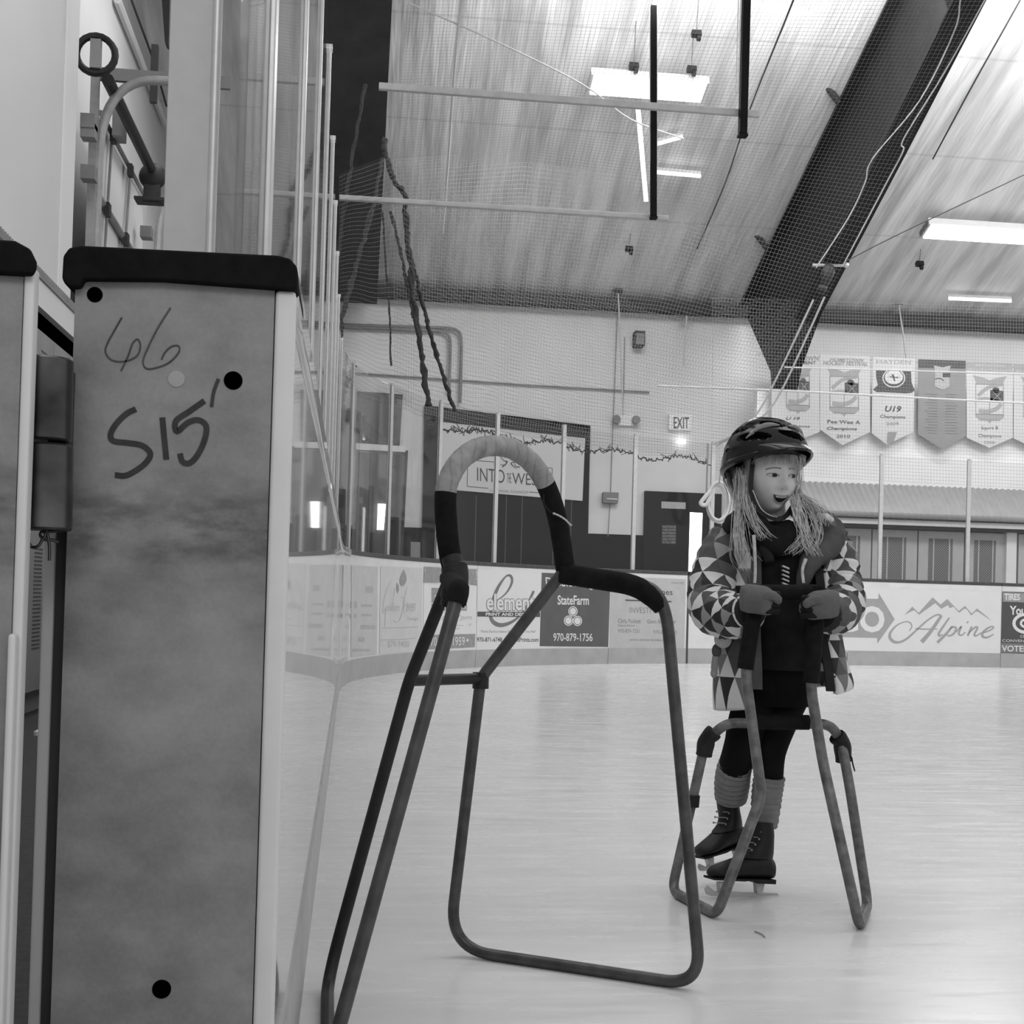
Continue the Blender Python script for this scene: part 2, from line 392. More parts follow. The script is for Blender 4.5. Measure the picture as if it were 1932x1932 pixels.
def wallstrip(mb, s0, s1, o0, o1, z0, z1, mi=0, step=.18):
    n = max(1, int((s1-s0)/step)); rows = []
    for i in range(n+1):
        s = s0+(s1-s0)*i/n; rows.append([bp(s, o0, z0), bp(s, o1, z0), bp(s, o1, z1), bp(s, o0, z1)])
    k = len(mb.v); mb.grid(rows, mi, True); e = k+4*n
    mb.add([], []); mb.f += [(k+3, k+2, k+1, k), (e, e+1, e+2, e+3)]; mb.m += [mi, mi]; return mb
def s_y(Y): 
    return Y-1.0
cuts = [s_y(1.405), s_y(3.9), s_y(6.4), s_y(8.9), bs_at(659), bs_at(899), bs_at(1149), bs_at(1296), bs_at(1600), bs_at(1889), bs_at(2080)]
plab = ['nearest white dasher board panel, running straight back from the hinged end post', 'second white board panel along the straight left side, behind the nearest one', 'third white board panel on the left side before the curve', 'fourth white board panel, where the left boards start to curve',
        'curved white board panel under the faded advertisements in the corner', 'curved white board panel behind the near skating aid arch', 'white board panel under the dark insurance advertisement', 'white end board panel between dark joint and the child',
        'white end board panel under the arrow advertisement right of the child', 'white end board panel at the right edge under the tyre advertisement']
for i in range(len(cuts)-1):
    a, c = cuts[i]+.003, cuts[i+1]-.003
    if i == 7: a += .025
    L = bp((a+c)/2, -.05, 0)
    t = thing('dasher_panel', plab[i], 'rink board', L, 'dasher board panels')
    build(wallstrip(MB(), a, c, -.03, 0, .18, 1.035), 'facing', m_gloss if i < 4 else m_white, t)
    build(wallstrip(MB(), a, c, -.03, .004, .0, .18), 'kick_plate', m_kick, t)
    build(wallstrip(MB(), a, c, -.13, .006, 1.035, 1.075), 'cap_rail', m_gloss if i < 4 else m_rail, t, bevel=.004)
    if i == 7: build(wallstrip(MB(), a-.045, a-.002, -.03, -.004, .0, 1.035), 'joint_post', m_rail, t)

# ---------------------------------------------------------------- glass panes and mullions above the boards
GO_ = -.066; GT = 2.62
ms = [s_y(y) for y in (1.83, 2.77, 3.70, 4.63, 5.56, 6.48, 7.45, 8.53)]
ms += [bs_at(x, 2.0, GO_) for x in (636, 663, 736, 829, 936.5, 1062, 1197, 1344, 1503, 1662, 1827, 1990)]
wh = ['first', 'second', 'third', 'fourth', 'fifth', 'sixth', 'seventh', 'eighth', 'ninth']
mlab = [f'{w} slim silvery glass post from the hinged board end, in the edge-on row' for w in wh]+[
    'silvery glass post just right of the edge-on row of posts', 'silvery glass post in front of the dark high window in the corner',
    'silvery glass post touching the left edge of the large white wall banner', 'silvery glass post standing inside the arch of the near skating aid',
    'silvery glass post at the right shoulder of the near skating aid', 'silvery glass post between the wall thermostat box and the dark exit door',
    'silvery glass post with a coiled hose, left of the child', 'silvery glass post hidden mostly behind the child',
    'first silvery glass post to the right of the child', 'second silvery glass post to the right of the child', 'silvery glass post at the right edge of view']
def mullion(s, label):
    c = bp(s, GO_); d = (bp(s+.05, GO_)-bp(s-.05, GO_)).normalized(); n = Vector((d.y, -d.x, 0)); zc = 1.072
    t = thing('glass_post', label, 'post', (c.x, c.y, zc), 'glass posts on the boards')
    for k in (-1, 1):
        m = MB(); e = c+n*.0085*k; e.z = 0
        m.obox(e+ZA*(zc+GT)/2, d*.026, n*.0042, ZA*(GT-zc)/2)
        build(m, 'rail', m_alu, t, bevel=.002)
    m = MB(); m.obox((c.x, c.y, (zc+GT-.02)/2), d*.018, n*.0042, ZA*(GT-.02-zc)/2); build(m, 'gasket', m_gasket, t)
    m = MB(); m.obox((c.x, c.y, GT+.006), d*.02, n*.016, ZA*.008); build(m, 'end_cap', m_alu, t)
for s, l in zip(ms, mlab): mullion(s, l)
pl = ['clear glass pane between the wide end plate and the first glass post']+[f'clear glass pane after the {w} glass post in the edge-on row' for w in wh[:8]]+[
    'narrow clear pane at the start of the glass corner', 'clear curved-corner pane in front of the dark high window', 'clear corner pane left of the white wall banner',
    'clear pane over the left part of the white wall banner', 'clear pane over the right part of the white wall banner', 'clear pane in front of the thermostat box on the wall',
    'clear pane in front of the dark exit door', 'clear pane behind the head of the child', 'clear pane at the right shoulder of the child', 'clear pane in front of the middle storage doors', 'clear pane in front of the storage doors at the right edge']
es = [s_y(1.47)]+ms
for i in range(len(es)-1):
    m = MB(); a, c = es[i]+.02, es[i+1]-.02; wallstrip(m, a, c, GO_-.005, GO_+.005, 1.076, GT-.01, step=.2)
    build(m, 'acrylic_shield', m_glass, None, pl[i], 'rink shield', 'clear shields above the boards')

# ================================================================ the hinged end post at the left
yP = 1.38
def pf(x, y): return PY(x, y, yP)
xl_, xr_ = -.286, -.087
m_post = None
def post_mat():
    m, nt, b = nodes('galvanised_plate'); n1 = noise(nt, 14, 6, (1, 1, 1)); n2 = noise(nt, 5, 4, (1.2, 1, 2.2)); n3 = noise(nt, 220, 2)
    v = mathn(nt, 'ADD', rng(nt, n1, .3, .72, .25, .17), rng(nt, n2, .4, .75, .03, -.08)); v = mathn(nt, 'ADD', v, rng(nt, n3, .3, .7, -.012, .012))
    tc = nt.nodes.new('ShaderNodeTexCoord'); sp = nt.nodes.new('ShaderNodeSeparateXYZ'); nt.links.new(tc.outputs['Object'], sp.inputs[0])
    band = mathn(nt, 'SUBTRACT', 1.0, mathn(nt, 'MULTIPLY', mathn(nt, 'ABSOLUTE', mathn(nt, 'SUBTRACT', sp.outputs[2], .80)), 14.)); band = mathn(nt, 'MAXIMUM', band, 0.)
    sm = rng(nt, noise(nt, 16, 5, (1, 1, 2.4)), .42, .62, 0, 1); v = mathn(nt, 'MULTIPLY', v, mathn(nt, 'SUBTRACT', 1.0, mathn(nt, 'MULTIPLY', mathn(nt, 'MULTIPLY', band, sm), .62)))
    nt.links.new(v, b.inputs['Base Color']); b.inputs['Roughness'].default_value = .6; b.inputs['Metallic'].default_value = .1; bump(nt, b, n1, .08, .003); return m
m_post = post_mat(); m_cap = M('black_rubber', .007, .85, .3, 60, bmp=.05, spec=.1); m_edge = M('white_plastic_edge', .60, .5, .03, 20)
m_hole = M('dark_hole', .0005, .9, spec=0.); m_plug = M('pale_plug', .33, .6); m_pencil = M('pencil', .05, .7, .4, 90); m_marker = M('marker_ink', .022, .6, .4, 60)
tp = thing('board_end_post', 'grey metal end post of the boards with black rubber cap and handwritten S15', 'rink board post', (-.19, yP+.06, 0))
m = MB(); m.box((xl_, yP, 0), (xr_, yP+.005, 1.05)); m.box((xl_, yP+.0055, 0), (xl_+.006, yP+.11, 1.05)); m.box((xr_-.006, yP+.0055, 0), (xr_, yP+.11, 1.05)); build(m, 'end_plate', m_post, tp)
m = MB(); m.rbox((xr_+.001, yP-.004, 0), (-.0655, 1.403, 1.047), .004); build(m, 'facing_edge', m_edge, tp)
m = MB(); m.box((xl_-.014, yP+.02, 0), (xl_-.001, yP+.06, .93)); build(m, 'back_channel', [m_steel], tp)
m = MB(); m.rbox((xl_-.028, yP+.025, 0), (xl_-.0145, yP+.06, .93), .003); build(m, 'back_facing_edge', m_edge, tp)
# rubber cap: rounded ends, a lip over the left edge
prof = []
for x, z in [(-.297, 1.045), (-.2965, 1.068), (-.291, 1.0765), (-.28, 1.0795), (-.2, 1.080), (-.085, 1.081), (-.072, 1.0785), (-.0645, 1.070), (-.0635, 1.050), (-.0665, 1.0465), (-.2, 1.049), (-.276, 1.0455), (-.279, 1.038), (-.289, 1.0365), (-.294, 1.040)]: prof.append(Vector((x, yP-.012, z)))
m = MB(); m.prism(prof, Vector((0, .17, 0))); build(m, 'cap', m_cap, tp, bevel=.005, smooth=1.2)
def disc(mb, cx, cy, r, mi=0, off=.0008):
    c = pf(cx, cy); c = Vector((c.x, yP-off, c.z)); rr = r/1800
    mb.lathe(c, -YA, [(-.002, rr), (.0, rr), (.0002, 0)], 24, mi)
for (cx, cy, r, lb) in [(179, 556, 14, 'dark bolt hole under the cap'), (440, 718, 17, 'dark bolt hole beside the writing'), (305, 1866, 17, 'dark bolt hole near the bottom')]:
    m = MB(); disc(m, cx, cy, r); build(m, 'bolt_hole', m_hole, tp, label=lb)
m = MB(); disc(m, 333, 715, 15); build(m, 'plug', m_plug, tp)
def z2(pts): return [(x/3.019, 420+y/3.019) for x, y in pts]
def write(strokes, w, name, mat, off=.0006):
    m = MB()
    for s in strokes:
        P = [pf(*q) for q in z2(s)]; P = [Vector((p.x, yP-off, p.z)) for p in P]; m.stroke(smooth_path(P, 6), w, -YA, th=.0002)
    build(m, name, mat, tp)
write([[(695, 540), (655, 610), (612, 690), (602, 740), (640, 785), (715, 790), (780, 760), (800, 705), (785, 665), (755, 690), (730, 760), (690, 845)],
       [(972, 485), (900, 600), (840, 720), (815, 790), (832, 830), (880, 830), (960, 800), (1015, 745), (1020, 705), (980, 705), (940, 740), (920, 780)]], .0017, 'pencil_number', m_pencil)
write([[(775, 1062), (720, 1090), (660, 1150), (630, 1210), (650, 1245), (730, 1255), (810, 1270), (855, 1310), (845, 1350), (800, 1395), (720, 1440), (655, 1438)], [(925, 1110), (935, 1220), (948, 1350)],
       [(1165, 1015), (1080, 1075), (1003, 1130), (1008, 1190), (1070, 1140), (1130, 1125), (1175, 1160), (1165, 1240), (1125, 1325), (1080, 1370), (1040, 1362), (1025, 1315)]], .0058, 'marker_writing', m_marker)
write([[(1245, 890), (1218, 965), (1205, 1050)]], .0036, 'marker_tick', m_marker)
# scuffs: soft dirt marks with their own shape
m_scuff = M('rubbed_dirt', .05, .7, .5, 30)
# hinge between post and gate
m_hinge = M('worn_hinge_steel', .085, .30, .6, 12, metal=.85)
yH = 1.33
def ph(x, y): return PY(x, y, yH)
th = thing('gate_hinge', 'dark two-barrel steel hinge joining the gate to the end post', 'hinge', ph(88, 1000))
for y0_, y1_ in ((677, 833), (839, 1000)):
    A, B = ph(86, y0_), ph(83, y1_); m = MB(); L = (A-B).length; m.lathe(B, A-B, [(0, 0), (0, .024), (.002, .0262), (L-.002, .0262), (L, .024), (L, 0)], 36); build(m, 'barrel', m_hinge, th, smooth=.5)
m = MB(); A, B = ph(140, 690), ph(140, 990); m.box((-.300, yH+.015, B.z), (-.283, yP+.03, A.z)); build(m, 'post_leaf', m_steel, th)
m = MB(); m.box((-.349, yH-.012, B.z+.01), (-.338, yH+.01, A.z+.014)); build(m, 'gate_leaf', m_steel, th)
t = MB(); tw = thing('chain_hook', 'bent steel wire hook hanging under the gate hinge', 'hook', ph(78, 1060))
for pts in ([(52, 998), (51, 1030), (50, 1058)], [(88, 1000), (93, 1030), (93, 1058)], [(53, 1022), (60, 1032), (72, 1030), (80, 1018), (86, 1008), (80, 1003), (76, 1010), (84, 1018), (100, 1019), (110, 1023)], [(84, 1003), (104, 1002), (134, 999)]):
    m = MB(); m.tube(smooth_path([ph(*q) for q in pts], 5), .0016, 8); build(m, 'wire', m_hinge, tw)
# open gate at the far left
yG = 1.28
def pg(x, y): return PY(x, y, yG)
xg = pg(42, 600).x; xg2 = pg(63, 600).x
tg = thing('rink_gate', 'open rink gate at the left edge with grey end plate and black cap', 'gate', (-.5, yG+.05, 0))
m = MB(); m.box((xg-.19, yG, 0), (xg, yG+.006, 1.04)); build(m, 'end_plate', m_post, tg)
m = MB(); m.rbox((xg+.0005, yG-.002, 0), (xg2, yG+.02, 1.035), .003); build(m, 'facing_edge', m_edge, tg)
m = MB(); m.rbox((xg+.001, yG-.018, 0), (pg(38, 1195).x, yG-.003, pg(38, 1195).z), .003); build(m, 'facing_overlay', m_edge, tg, label='lower raised strip of white plastic')
zc = pg(40, 522).z; zt = pg(40, 458).z; x1 = pg(76, 500).x
prof = [Vector((x, yG-.012, z)) for x, z in [(xg-.21, zc), (x1-.003, zc), (x1, zc+.004), (x1, zt-.02), (x1-.006, zt-.008), (x1-.02, zt-.001), (xg-.1, zt), (xg-.21, zt+.002)]]
m = MB(); m.prism(prof, Vector((-.055, .16, 0))); build(m, 'cap', m_cap, tg, bevel=.005, smooth=1.2)
# wide plate where the glass row ends, behind the post
tq = thing('glass_end_plate', 'wide pale metal plate with rounded bright edge rising above the end post', 'glass support', (-.23, 1.86, 1.0))
A = PY(312, 300, 1.86).x; B = PY(392, 300, 1.86).x; C = PY(411, 300, 1.86).x
m_plate = M('matte_aluminium', .50, .6, .04, 30)
m = MB(); m.rbox((A, 1.86, .6), (B+.002, 1.872, 2.62), .002); build(m, 'plate', m_plate, tq)
m = MB(); c = (B+C)/2; m.tube([Vector((c, 1.862, .6)), Vector((c, 1.862, 2.62))], (C-B)/2, 24); build(m, 'rounded_edge', m_alu, tq)
# ================================================================ advertisements on the boards
SF = bfn(.003); TF = bfn(.0045); TF2 = bfn(.006)
def sign(name, label, quad, mat, group='advertisements on the boards', n=8):
    m = MB(); patch(m, quad, SF, n); o = build(m, name, mat, None, label, 'advertisement', group); return o
def lay(o, name, mat, fill, label=None):
    m = MB(); fill(m)
    return build(m, name, mat, o, label=label)
sl = .030
# faint sheet at the start of the curve
o = sign('advertising_sign', 'faded pale advertisement of blurred grey lines at the start of the curve', [(663, 1066), (713, 1070), (711, 1234), (662, 1240)], M('faded_sheet', .50, .4, .06, 8))
def f(m):
    for x0, y0, x1, y1 in [(690, 1106, 704, 1118), (662, 1134, 674, 1147), (681, 1140, 702, 1144), (661, 1158, 673, 1166), (682, 1158, 702, 1162), (680, 1179, 708, 1186), (676, 1202, 688, 1210), (664, 1224, 698, 1228)]: patch(m, [(x0, y0), (x1, y0+.6), (x1, y1+.6), (x0, y1)], TF, 3)
lay(o, 'faded_lines', M('faded_ink', .40, .5, .1, 30), f)
# Golden ... Design
o = sign('advertising_sign', 'pale advertisement with two grey leaves and thin script lettering', [(718, 1068), (797, 1072), (795, 1229), (716, 1234)], M('pale_sheet', .55, .4, .05, 8))
def f(m):
    poly(m, [(762, 1074), (766.5, 1085), (767, 1096), (763, 1104), (758, 1107), (754, 1102), (753.5, 1093), (757, 1083)], TF); poly(m, [(748, 1099), (752, 1104), (753, 1112), (750, 1121), (747.5, 1112)], TF)
lay(o, 'leaves', m_ink2, f)
def f(m):
    tail(m, [(736, 1099), (729, 1115), (724, 1135), (722, 1150), (724, 1156), (728, 1146)], 1.3, TF)
    tail(m, [(728, 1146), (727, 1165), (726, 1184)], 1, TF)
    tail(m, [(756, 1127), (760, 1128), (761, 1140), (758, 1158), (753, 1170), (747, 1174), (742, 1170)], 1.4, TF)
    tail(m, [(769, 1107), (764, 1125), (762, 1150), (763, 1158)], 1.2, TF); tail(m, [(763, 1142), (772, 1146)], 1, TF)
    tail(m, [(745, 1110), (742, 1130), (739, 1150)], 1.1, TF)
    text(m, 'olden', 728, 1138, 754, 1153, TF, 0, shear=.3); text(m, 'aven', 766, 1138, 784, 1154, TF, 0, shear=.3); text(m, 'Design', 769, 1164, 788, 1172, TF, 0)
    tail(m, [(719, 1185.5), (757, 1184), (789, 1182.5)], 1, TF); tail(m, [(719, 1207.5), (757, 1206), (785, 1204)], 1, TF)
    text(m, '879-9400', 731, 1209, 772, 1222, TF, -.01)
lay(o, 'script_lettering', m_ink3, f)
# Where ... Matters!
o = sign('advertising_sign', 'white advertisement with grey header band and grey telephone band behind the near arch joint', [(800, 1069), (900, 1073), (898, 1228), (798, 1231)], m_sign)
def f(m): poly(m, [(800, 1069), (850, 1072), (901, 1074), (900, 1105), (880, 1102), (850, 1098), (799, 1099)], TF)
lay(o, 'header_band', m_ink2, f)
lay(o, 'header_lettering', m_sign, lambda m: text(m, 'Where Value Matters!', 801.5, 1074, 900, 1092, TF2, .025))
def f(m): patch(m, [(814, 1109), (882, 1111), (881, 1137.5), (814, 1137)], TF, 4); patch(m, [(814, 1139), (881, 1139.5), (881, 1152), (814, 1152)], TF, 4)
lay(o, 'logo_block', m_ink2, f)
def f(m): text(m, 'alive', 820, 1115, 877, 1136, TF2); text(m, 'S P O R T S', 820, 1142, 880, 1149, TF2)
lay(o, 'logo_lettering', m_sign, f)
def f(m):
    text(m, '7am-7pm', 826, 1160, 890, 1172, TF, 0, shear=.2)
    for x0, y, x1 in [(850, 1181, 874), (852, 1187, 868)]: tail(m, [(x0, y), ((x0+x1)/2, y-1), (x1, y-1)], 1, TF)
    tail(m, [(884, 1181), (889, 1177)], 1.4, TF)
lay(o, 'hours_lettering', m_ink3, f)
lay(o, 'telephone_band', m_ink2, lambda m: patch(m, [(798, 1198), (897, 1196), (896, 1221), (797, 1226)], TF, 5))
lay(o, 'telephone_number', m_sign, lambda m: (text(m, '970-879-1959', 806, 1203, 877, 1219, TF2, -.02), ring(m, 882, 1208, 2, 3, 1.9, TF2)))
# element
o = sign('advertising_sign', 'white advertisement reading element print and design behind the near arch', [(901, 1074), (1022, 1080), (1019, 1225), (899, 1227)], m_sign)
def f(m):
    tail(m, [(936, 1133), (950, 1124), (960, 1112), (966, 1098), (965, 1089), (961, 1085.5), (954, 1088), (944, 1101), (937, 1114), (930, 1134), (926, 1155), (927, 1168), (934, 1176), (945, 1179.5), (960, 1176), (975, 1167), (990, 1150), (1000, 1131), (1007, 1115)], 6, TF, ws=[1, 2.5, 3.5, 4.5, 5, 4.5, 3, 5, 6, 6.5, 6, 6.5, 8, 8, 6, 4, 4, 5, 4.5])
lay(o, 'swirl_letter', M('swirl_grey', .17, .6), f)
def f(m): text(m, 'element', 917.5, 1119, 1010, 1153, TF2, .005, bold=.055)
lay(o, 'name_outline', m_ink2, f)
FN3 = bfn(.0075)
lay(o, 'name_lettering', m_sign, lambda m: text(m, 'element', 918.5, 1120.5, 1009, 1151.5, FN3, .005, bold=.02))
lay(o, 'band', M('band_dark', .075, .5), lambda m: patch(m, [(901, 1154), (1019, 1155), (1019, 1164), (901, 1163)], TF2, 5))
lay(o, 'band_lettering', m_sign, lambda m: text(m, 'PRINT AND DESIGN', 916.5, 1155.8, 1006, 1161.8, FN3, .005, bold=.03))
lay(o, 'small_lettering', m_ink2, lambda m: (text(m, '"We\'re The Four Season Shop You Wish You Had"', 906, 1189, 1011, 1195, TF, 0), ))
lay(o, 'contact_lettering', m_ink, lambda m: text(m, '970-871-6748  ElementPrints.com', 900, 1202.5, 1016, 1211, TF, 0, bold=.01))
# insurance
o = sign('advertising_sign', 'dark grey insurance advertisement with white lettering and three white rings', [(1022, 1080.5), (1152, 1086), (1147.5, 1220.5), (1017, 1219)], M('dark_sheet', .098, .4, .08, 8))
def f(m):
    text(m, 'Debbie Aragon', 1029, 1089, 1135, 1111, TF, .022, bold=.012, vslope=-.08); text(m, 'StateFarm', 1052, 1123, 1111, 1141, TF, .008, bold=.02, vslope=.0)
    text(m, '970-879-1756', 1044, 1194.5, 1118, 1209.5, TF, .008, bold=.012)
lay(o, 'lettering', m_sign, f)
def f(m):
    for cx, cy in ((1081, 1153.5), (1072.5, 1171), (1089.5, 1171.5)):
        ring(m, cx, cy, 8.8, 9.6, 1.7, TF); ring(m, cx, cy, 6, 6.6, 5.9, TF)
lay(o, 'ring_emblem', m_sign, f)
# investments
o = sign('advertising_sign', 'pale grey investment advertisement partly hidden by the near aid arm', [(1153, 1087), (1294, 1093), (1291, 1226), (1150, 1225)], M('grey_sheet', .44, .45, .05, 8))
def f(m):
    text(m, 'Edward Jones', 1181, 1109.5, 1269, 1124, TF, .025, bold=.005); patch(m, [(1180, 1131), (1267, 1134), (1267, 1136.4), (1180, 1133.5)], TF, 4)
lay(o, 'heading', m_ink, f)
m_inv = M('investment_ink', .24, .6)
lay(o, 'subheading', m_inv, lambda m: text(m, 'INVESTMENTS', 1188, 1145.5, 1262, 1156.5, TF, .02))
def f(m):
    text(m, 'Chris Puckett', 1166, 1167, 1209, 1175.5, TF, .01, bold=.01); text(m, 'Gann Bestecher', 1221, 1168.5, 1276, 1176, TF, .01, bold=.01)
lay(o, 'adviser_names', m_inv, f)
def f(m):
    text(m, '970-879-7251', 1166, 1187, 1207, 1194, TF, .01); text(m, '970-879-9900', 1233, 1189, 1277, 1196, TF, .01)
lay(o, 'telephone_numbers', m_inv, f)
def f(m):
    text(m, 'Financial Advisor', 1166, 1178, 1198, 1182, TF); text(m, 'www.edwardjones.com', 1188, 1204, 1262, 1211, TF, .005)
    text(m, 'Member SIPC', 1267, 1097.5, 1291, 1101, TF, .03)
lay(o, 'small_lettering', m_inv, f)
# GO Alpine
o = sign('advertising_sign', 'white advertisement with grey arrow, mountain outline and flowing script to the right of the child', [(1590, 1108), (1888, 1117), (1884, 1238), (1590, 1231)], m_sign)
m_arrow = M('arrow_grey', .33, .5, .04)
def f(m): poly(m, [(1590, 1129), (1657, 1130), (1658, 1119), (1688, 1168.5), (1655, 1214.5), (1655, 1203.5), (1590, 1202)], TF)
lay(o, 'arrow', m_arrow, f)
def f(m):
    text(m, 'GO', 1578, 1142, 1669, 1192, TF2, .02, bold=.035)
lay(o, 'arrow_lettering', m_sign, f)
def rz(pts): return [(1560+x/5.083, 880+y/5.083) for x, y in pts]
def f(m):
    poly(m, rz([(745, 1425), (820, 1345), (880, 1405), (1015, 1255), (1090, 1325), (1155, 1272), (1265, 1385), (1325, 1338), (1390, 1412), (1440, 1362), (1585, 1482), (1455, 1395), (1430, 1390), (1385, 1428), (1345, 1372), (1320, 1362), (1270, 1403), (1215, 1345), (1180, 1360), (1160, 1330), (1100, 1365), (1040, 1310), (1005, 1335), (885, 1422), (840, 1380), (810, 1390)]), TF)
    T = lambda pts, ws: tail(m, rz(pts), 3, TF, ws=ws)
    T([(790, 1580), (815, 1540), (800, 1500), (750, 1490), (670, 1525), (612, 1590), (605, 1640), (640, 1680), (700, 1685), (770, 1650), (860, 1570), (960, 1480), (1050, 1425), (1100, 1430)], [1.5, 2.2, 2.5, 2, 2.5, 4.5, 6, 6, 4, 4, 3.5, 3, 3, 4])
    T([(1100, 1430), (1060, 1490), (990, 1590), (910, 1685)], [5, 6, 7, 8]); T([(850, 1555), (930, 1560), (1060, 1560)], [2, 2.5, 2])
    T([(1175, 1450), (1120, 1530), (1075, 1600), (1080, 1625), (1110, 1610)], [3, 4, 4.5, 3.5, 2]); T([(1205, 1530), (1150, 1600), (1060, 1690)], [3, 5, 5.5])
    T([(1150, 1600), (1190, 1550), (1225, 1540), (1240, 1560), (1215, 1605), (1175, 1625), (1150, 1615)], [2, 3, 3.5, 4, 4, 3, 2]); T([(1240, 1590), (1290, 1535), (1265, 1600), (1290, 1620), (1330, 1590)], [2, 3.5, 4, 3, 2])
    T([(1345, 1490), (1355, 1500)], [4, 4]); T([(1390, 1535), (1350, 1625)], [3.5, 4]); T([(1360, 1600), (1420, 1545), (1445, 1550), (1415, 1610), (1430, 1625), (1480, 1595)], [2, 3.5, 4, 4, 3, 2])
    T([(1490, 1600), (1560, 1575), (1600, 1545), (1580, 1535), (1530, 1560), (1490, 1605), (1500, 1635), (1540, 1640), (1600, 1610)], [2, 2.5, 2.5, 2.5, 4, 5, 5, 3.5, 2])
lay(o, 'mountains_and_script', m_arrow, f)
# tyres
o = sign('advertising_sign', 'dark advertisement reading TIRES at the right edge of the boards', [(1891, 1116), (1990, 1119), (1986, 1235), (1888, 1232)], M('tyre_sheet', .075, .45, .05))
lay(o, 'header_band', m_ink2, lambda m: patch(m, [(1892, 1117.5), (1990, 1121), (1990, 1139), (1892, 1135)], TF, 3))
lay(o, 'footer_band', M('footer_grey', .17, .5), lambda m: patch(m, [(1889, 1213), (1987, 1216), (1986, 1234), (1888, 1231)], TF, 3))
def f(m):
    text(m, 'TIRES', 1895, 1119.5, 1924.5, 1132, TF2, .03, bold=.03); text(m, 'You', 1905, 1143, 1935, 1160, TF2, .02, bold=.03); text(m, 'VOTED', 1890, 1217.5, 1942, 1229, TF2, .02, bold=.02)
    text(m, 'CONVENIENT', 1891, 1206, 1955, 1211, TF2, .02); ring(m, 1936, 1176, 26, 20, 6, TF2, n=32); ring(m, 1938, 1176, 14, 10, 4.5, TF2, n=28); text(m, 'CENTER', 1925, 1198, 1955, 1203, TF2, .02)
lay(o, 'lettering', m_sign, f)

# ================================================================ far wall: opening, sign, door, fittings
yW = FY
def wf(off): return lambda x, y: PY(x, y, yW-off)
def slab(mb, quad, off, th=.03, mi=0):
    P = [PY(x, y, yW-off) for x, y in quad]; mb.prism(P, Vector((0, th, 0)), mi); return mb
def lower_dark():
    m = MB(); zt = PY(1150, 1008, yW).z
    a = PY(640, 1000, yW).x; c = PY(1440, 1000, yW).x
    m.box((a, yW-.03, 0), (c, yW, zt)); return m
struct(lower_dark(), 'baseboard_far', m_dark)
# wide dark opening with hanging banner
m = MB(); slab(m, [(801, 764), (1114, 803), (1108, 1090), (795, 1080)], .05, .04); struct(m, 'window_1', m_dark2)
m = MB()
for x in (898, 955, 985, 1045, 1078): slab(m, [(x, 935), (x+1.6, 935), (x-2, 1080), (x-3.6, 1080)], .056, .01)
struct(m, 'trim_5', M('panel_joint', .07, .5))
t = build(slab(MB(), [(833, 796), (1104, 827), (1099, 945), (827, 922)], .09, .015), 'wall_banner', m_sign, None, 'large white banner reading INTO THE WEST on the dark wall opening', 'banner')
fn = lambda x, y: PY(x, y, yW-.093)
def r3(pts): return [(780+x/4.83, 780+y/4.83) for x, y in pts]
def f(m):
    for a in ([(735, 442), (495, 424), (490, 665), (685, 682)], [(1055, 716), (1172, 724)], [(1000, 472), (1040, 478)], [(1180, 488), (1266, 500), (1260, 640)]):
        q = r3(a)
        for i in range(len(q)-1): tail(m, [q[i], q[i+1]], 1.2, fn, sm=1)
    text(m, 'INTO', *r3([(580, 492)])[0], *r3([(832, 615)])[0], fn, .09); text(m, 'WEST', *r3([(900, 540)])[0], *r3([(1190, 645)])[0], fn, .05)
    text(m, 'THE', *r3([(852, 545)])[0], *r3([(890, 635)])[0], fn, 0)
    for a in ([(790, 390), (825, 430), (855, 440), (830, 470), (790, 465)], [(825, 430), (850, 450), (810, 490)], [(965, 415), (920, 440), (890, 455), (915, 485), (945, 505)], [(920, 440), (930, 480), (970, 490)], [(1000, 200), (1010, 255), (1035, 275)], [(705, 360), (735, 382)]): tail(m, r3(a), 1.3, fn, ws=[1, 1.6, 2.2, 1.6, .8])
lay(t, 'lettering', m_ink, f)
lay(t, 'small_lettering', m_ink2, lambda m: text(m, 'A COWGIRL ROUNDUP', *r3([(695, 690)])[0], *r3([(1045, 715)])[0], fn, .05))
# exit door with a lit narrow pane
td = MB(); slab(td, [(1217, 926), (1362, 932), (1358, 1100), (1213, 1095)], .06, .06); td = struct(td, 'door_1', m_door)
build(slab(MB(), [(1248, 946), (1294, 948), (1293.5, 960.5), (1248, 959)], .065, .006), 'door_sign_plate', m_ink3, td)
m = MB(); fd = lambda x, y: PY(x, y, yW-.069)
slab(m, [(1249, 990), (1276, 991), (1275, 1027), (1248, 1026)], .064, .005); nt_ = build(m, 'door_notice', M('notice_sheet', .05, .6), td)
m = MB()
for i, s in enumerate(['NOTICE', 'THIS DOOR', 'MUST REMAIN', 'CLOSED', 'AND LOCKED', 'AT ALL TIMES']): text(m, s, 1250, 992+i*5.8, 1275, 995.8+i*5.8, fd, .01, bold=.02)
build(m, 'notice_lettering', m_ink2, nt_)
m = MB(); slab(m, [(1302, 966.5), (1325.5, 968), (1321.5, 1079), (1299, 1078)], .067, .01); struct(m, 'window_2', m_win)
m = MB(); slab(m, [(713, 950), (728, 951), (724, 1000), (711, 999.5)], .09, .02); struct(m, 'window_3', m_win)
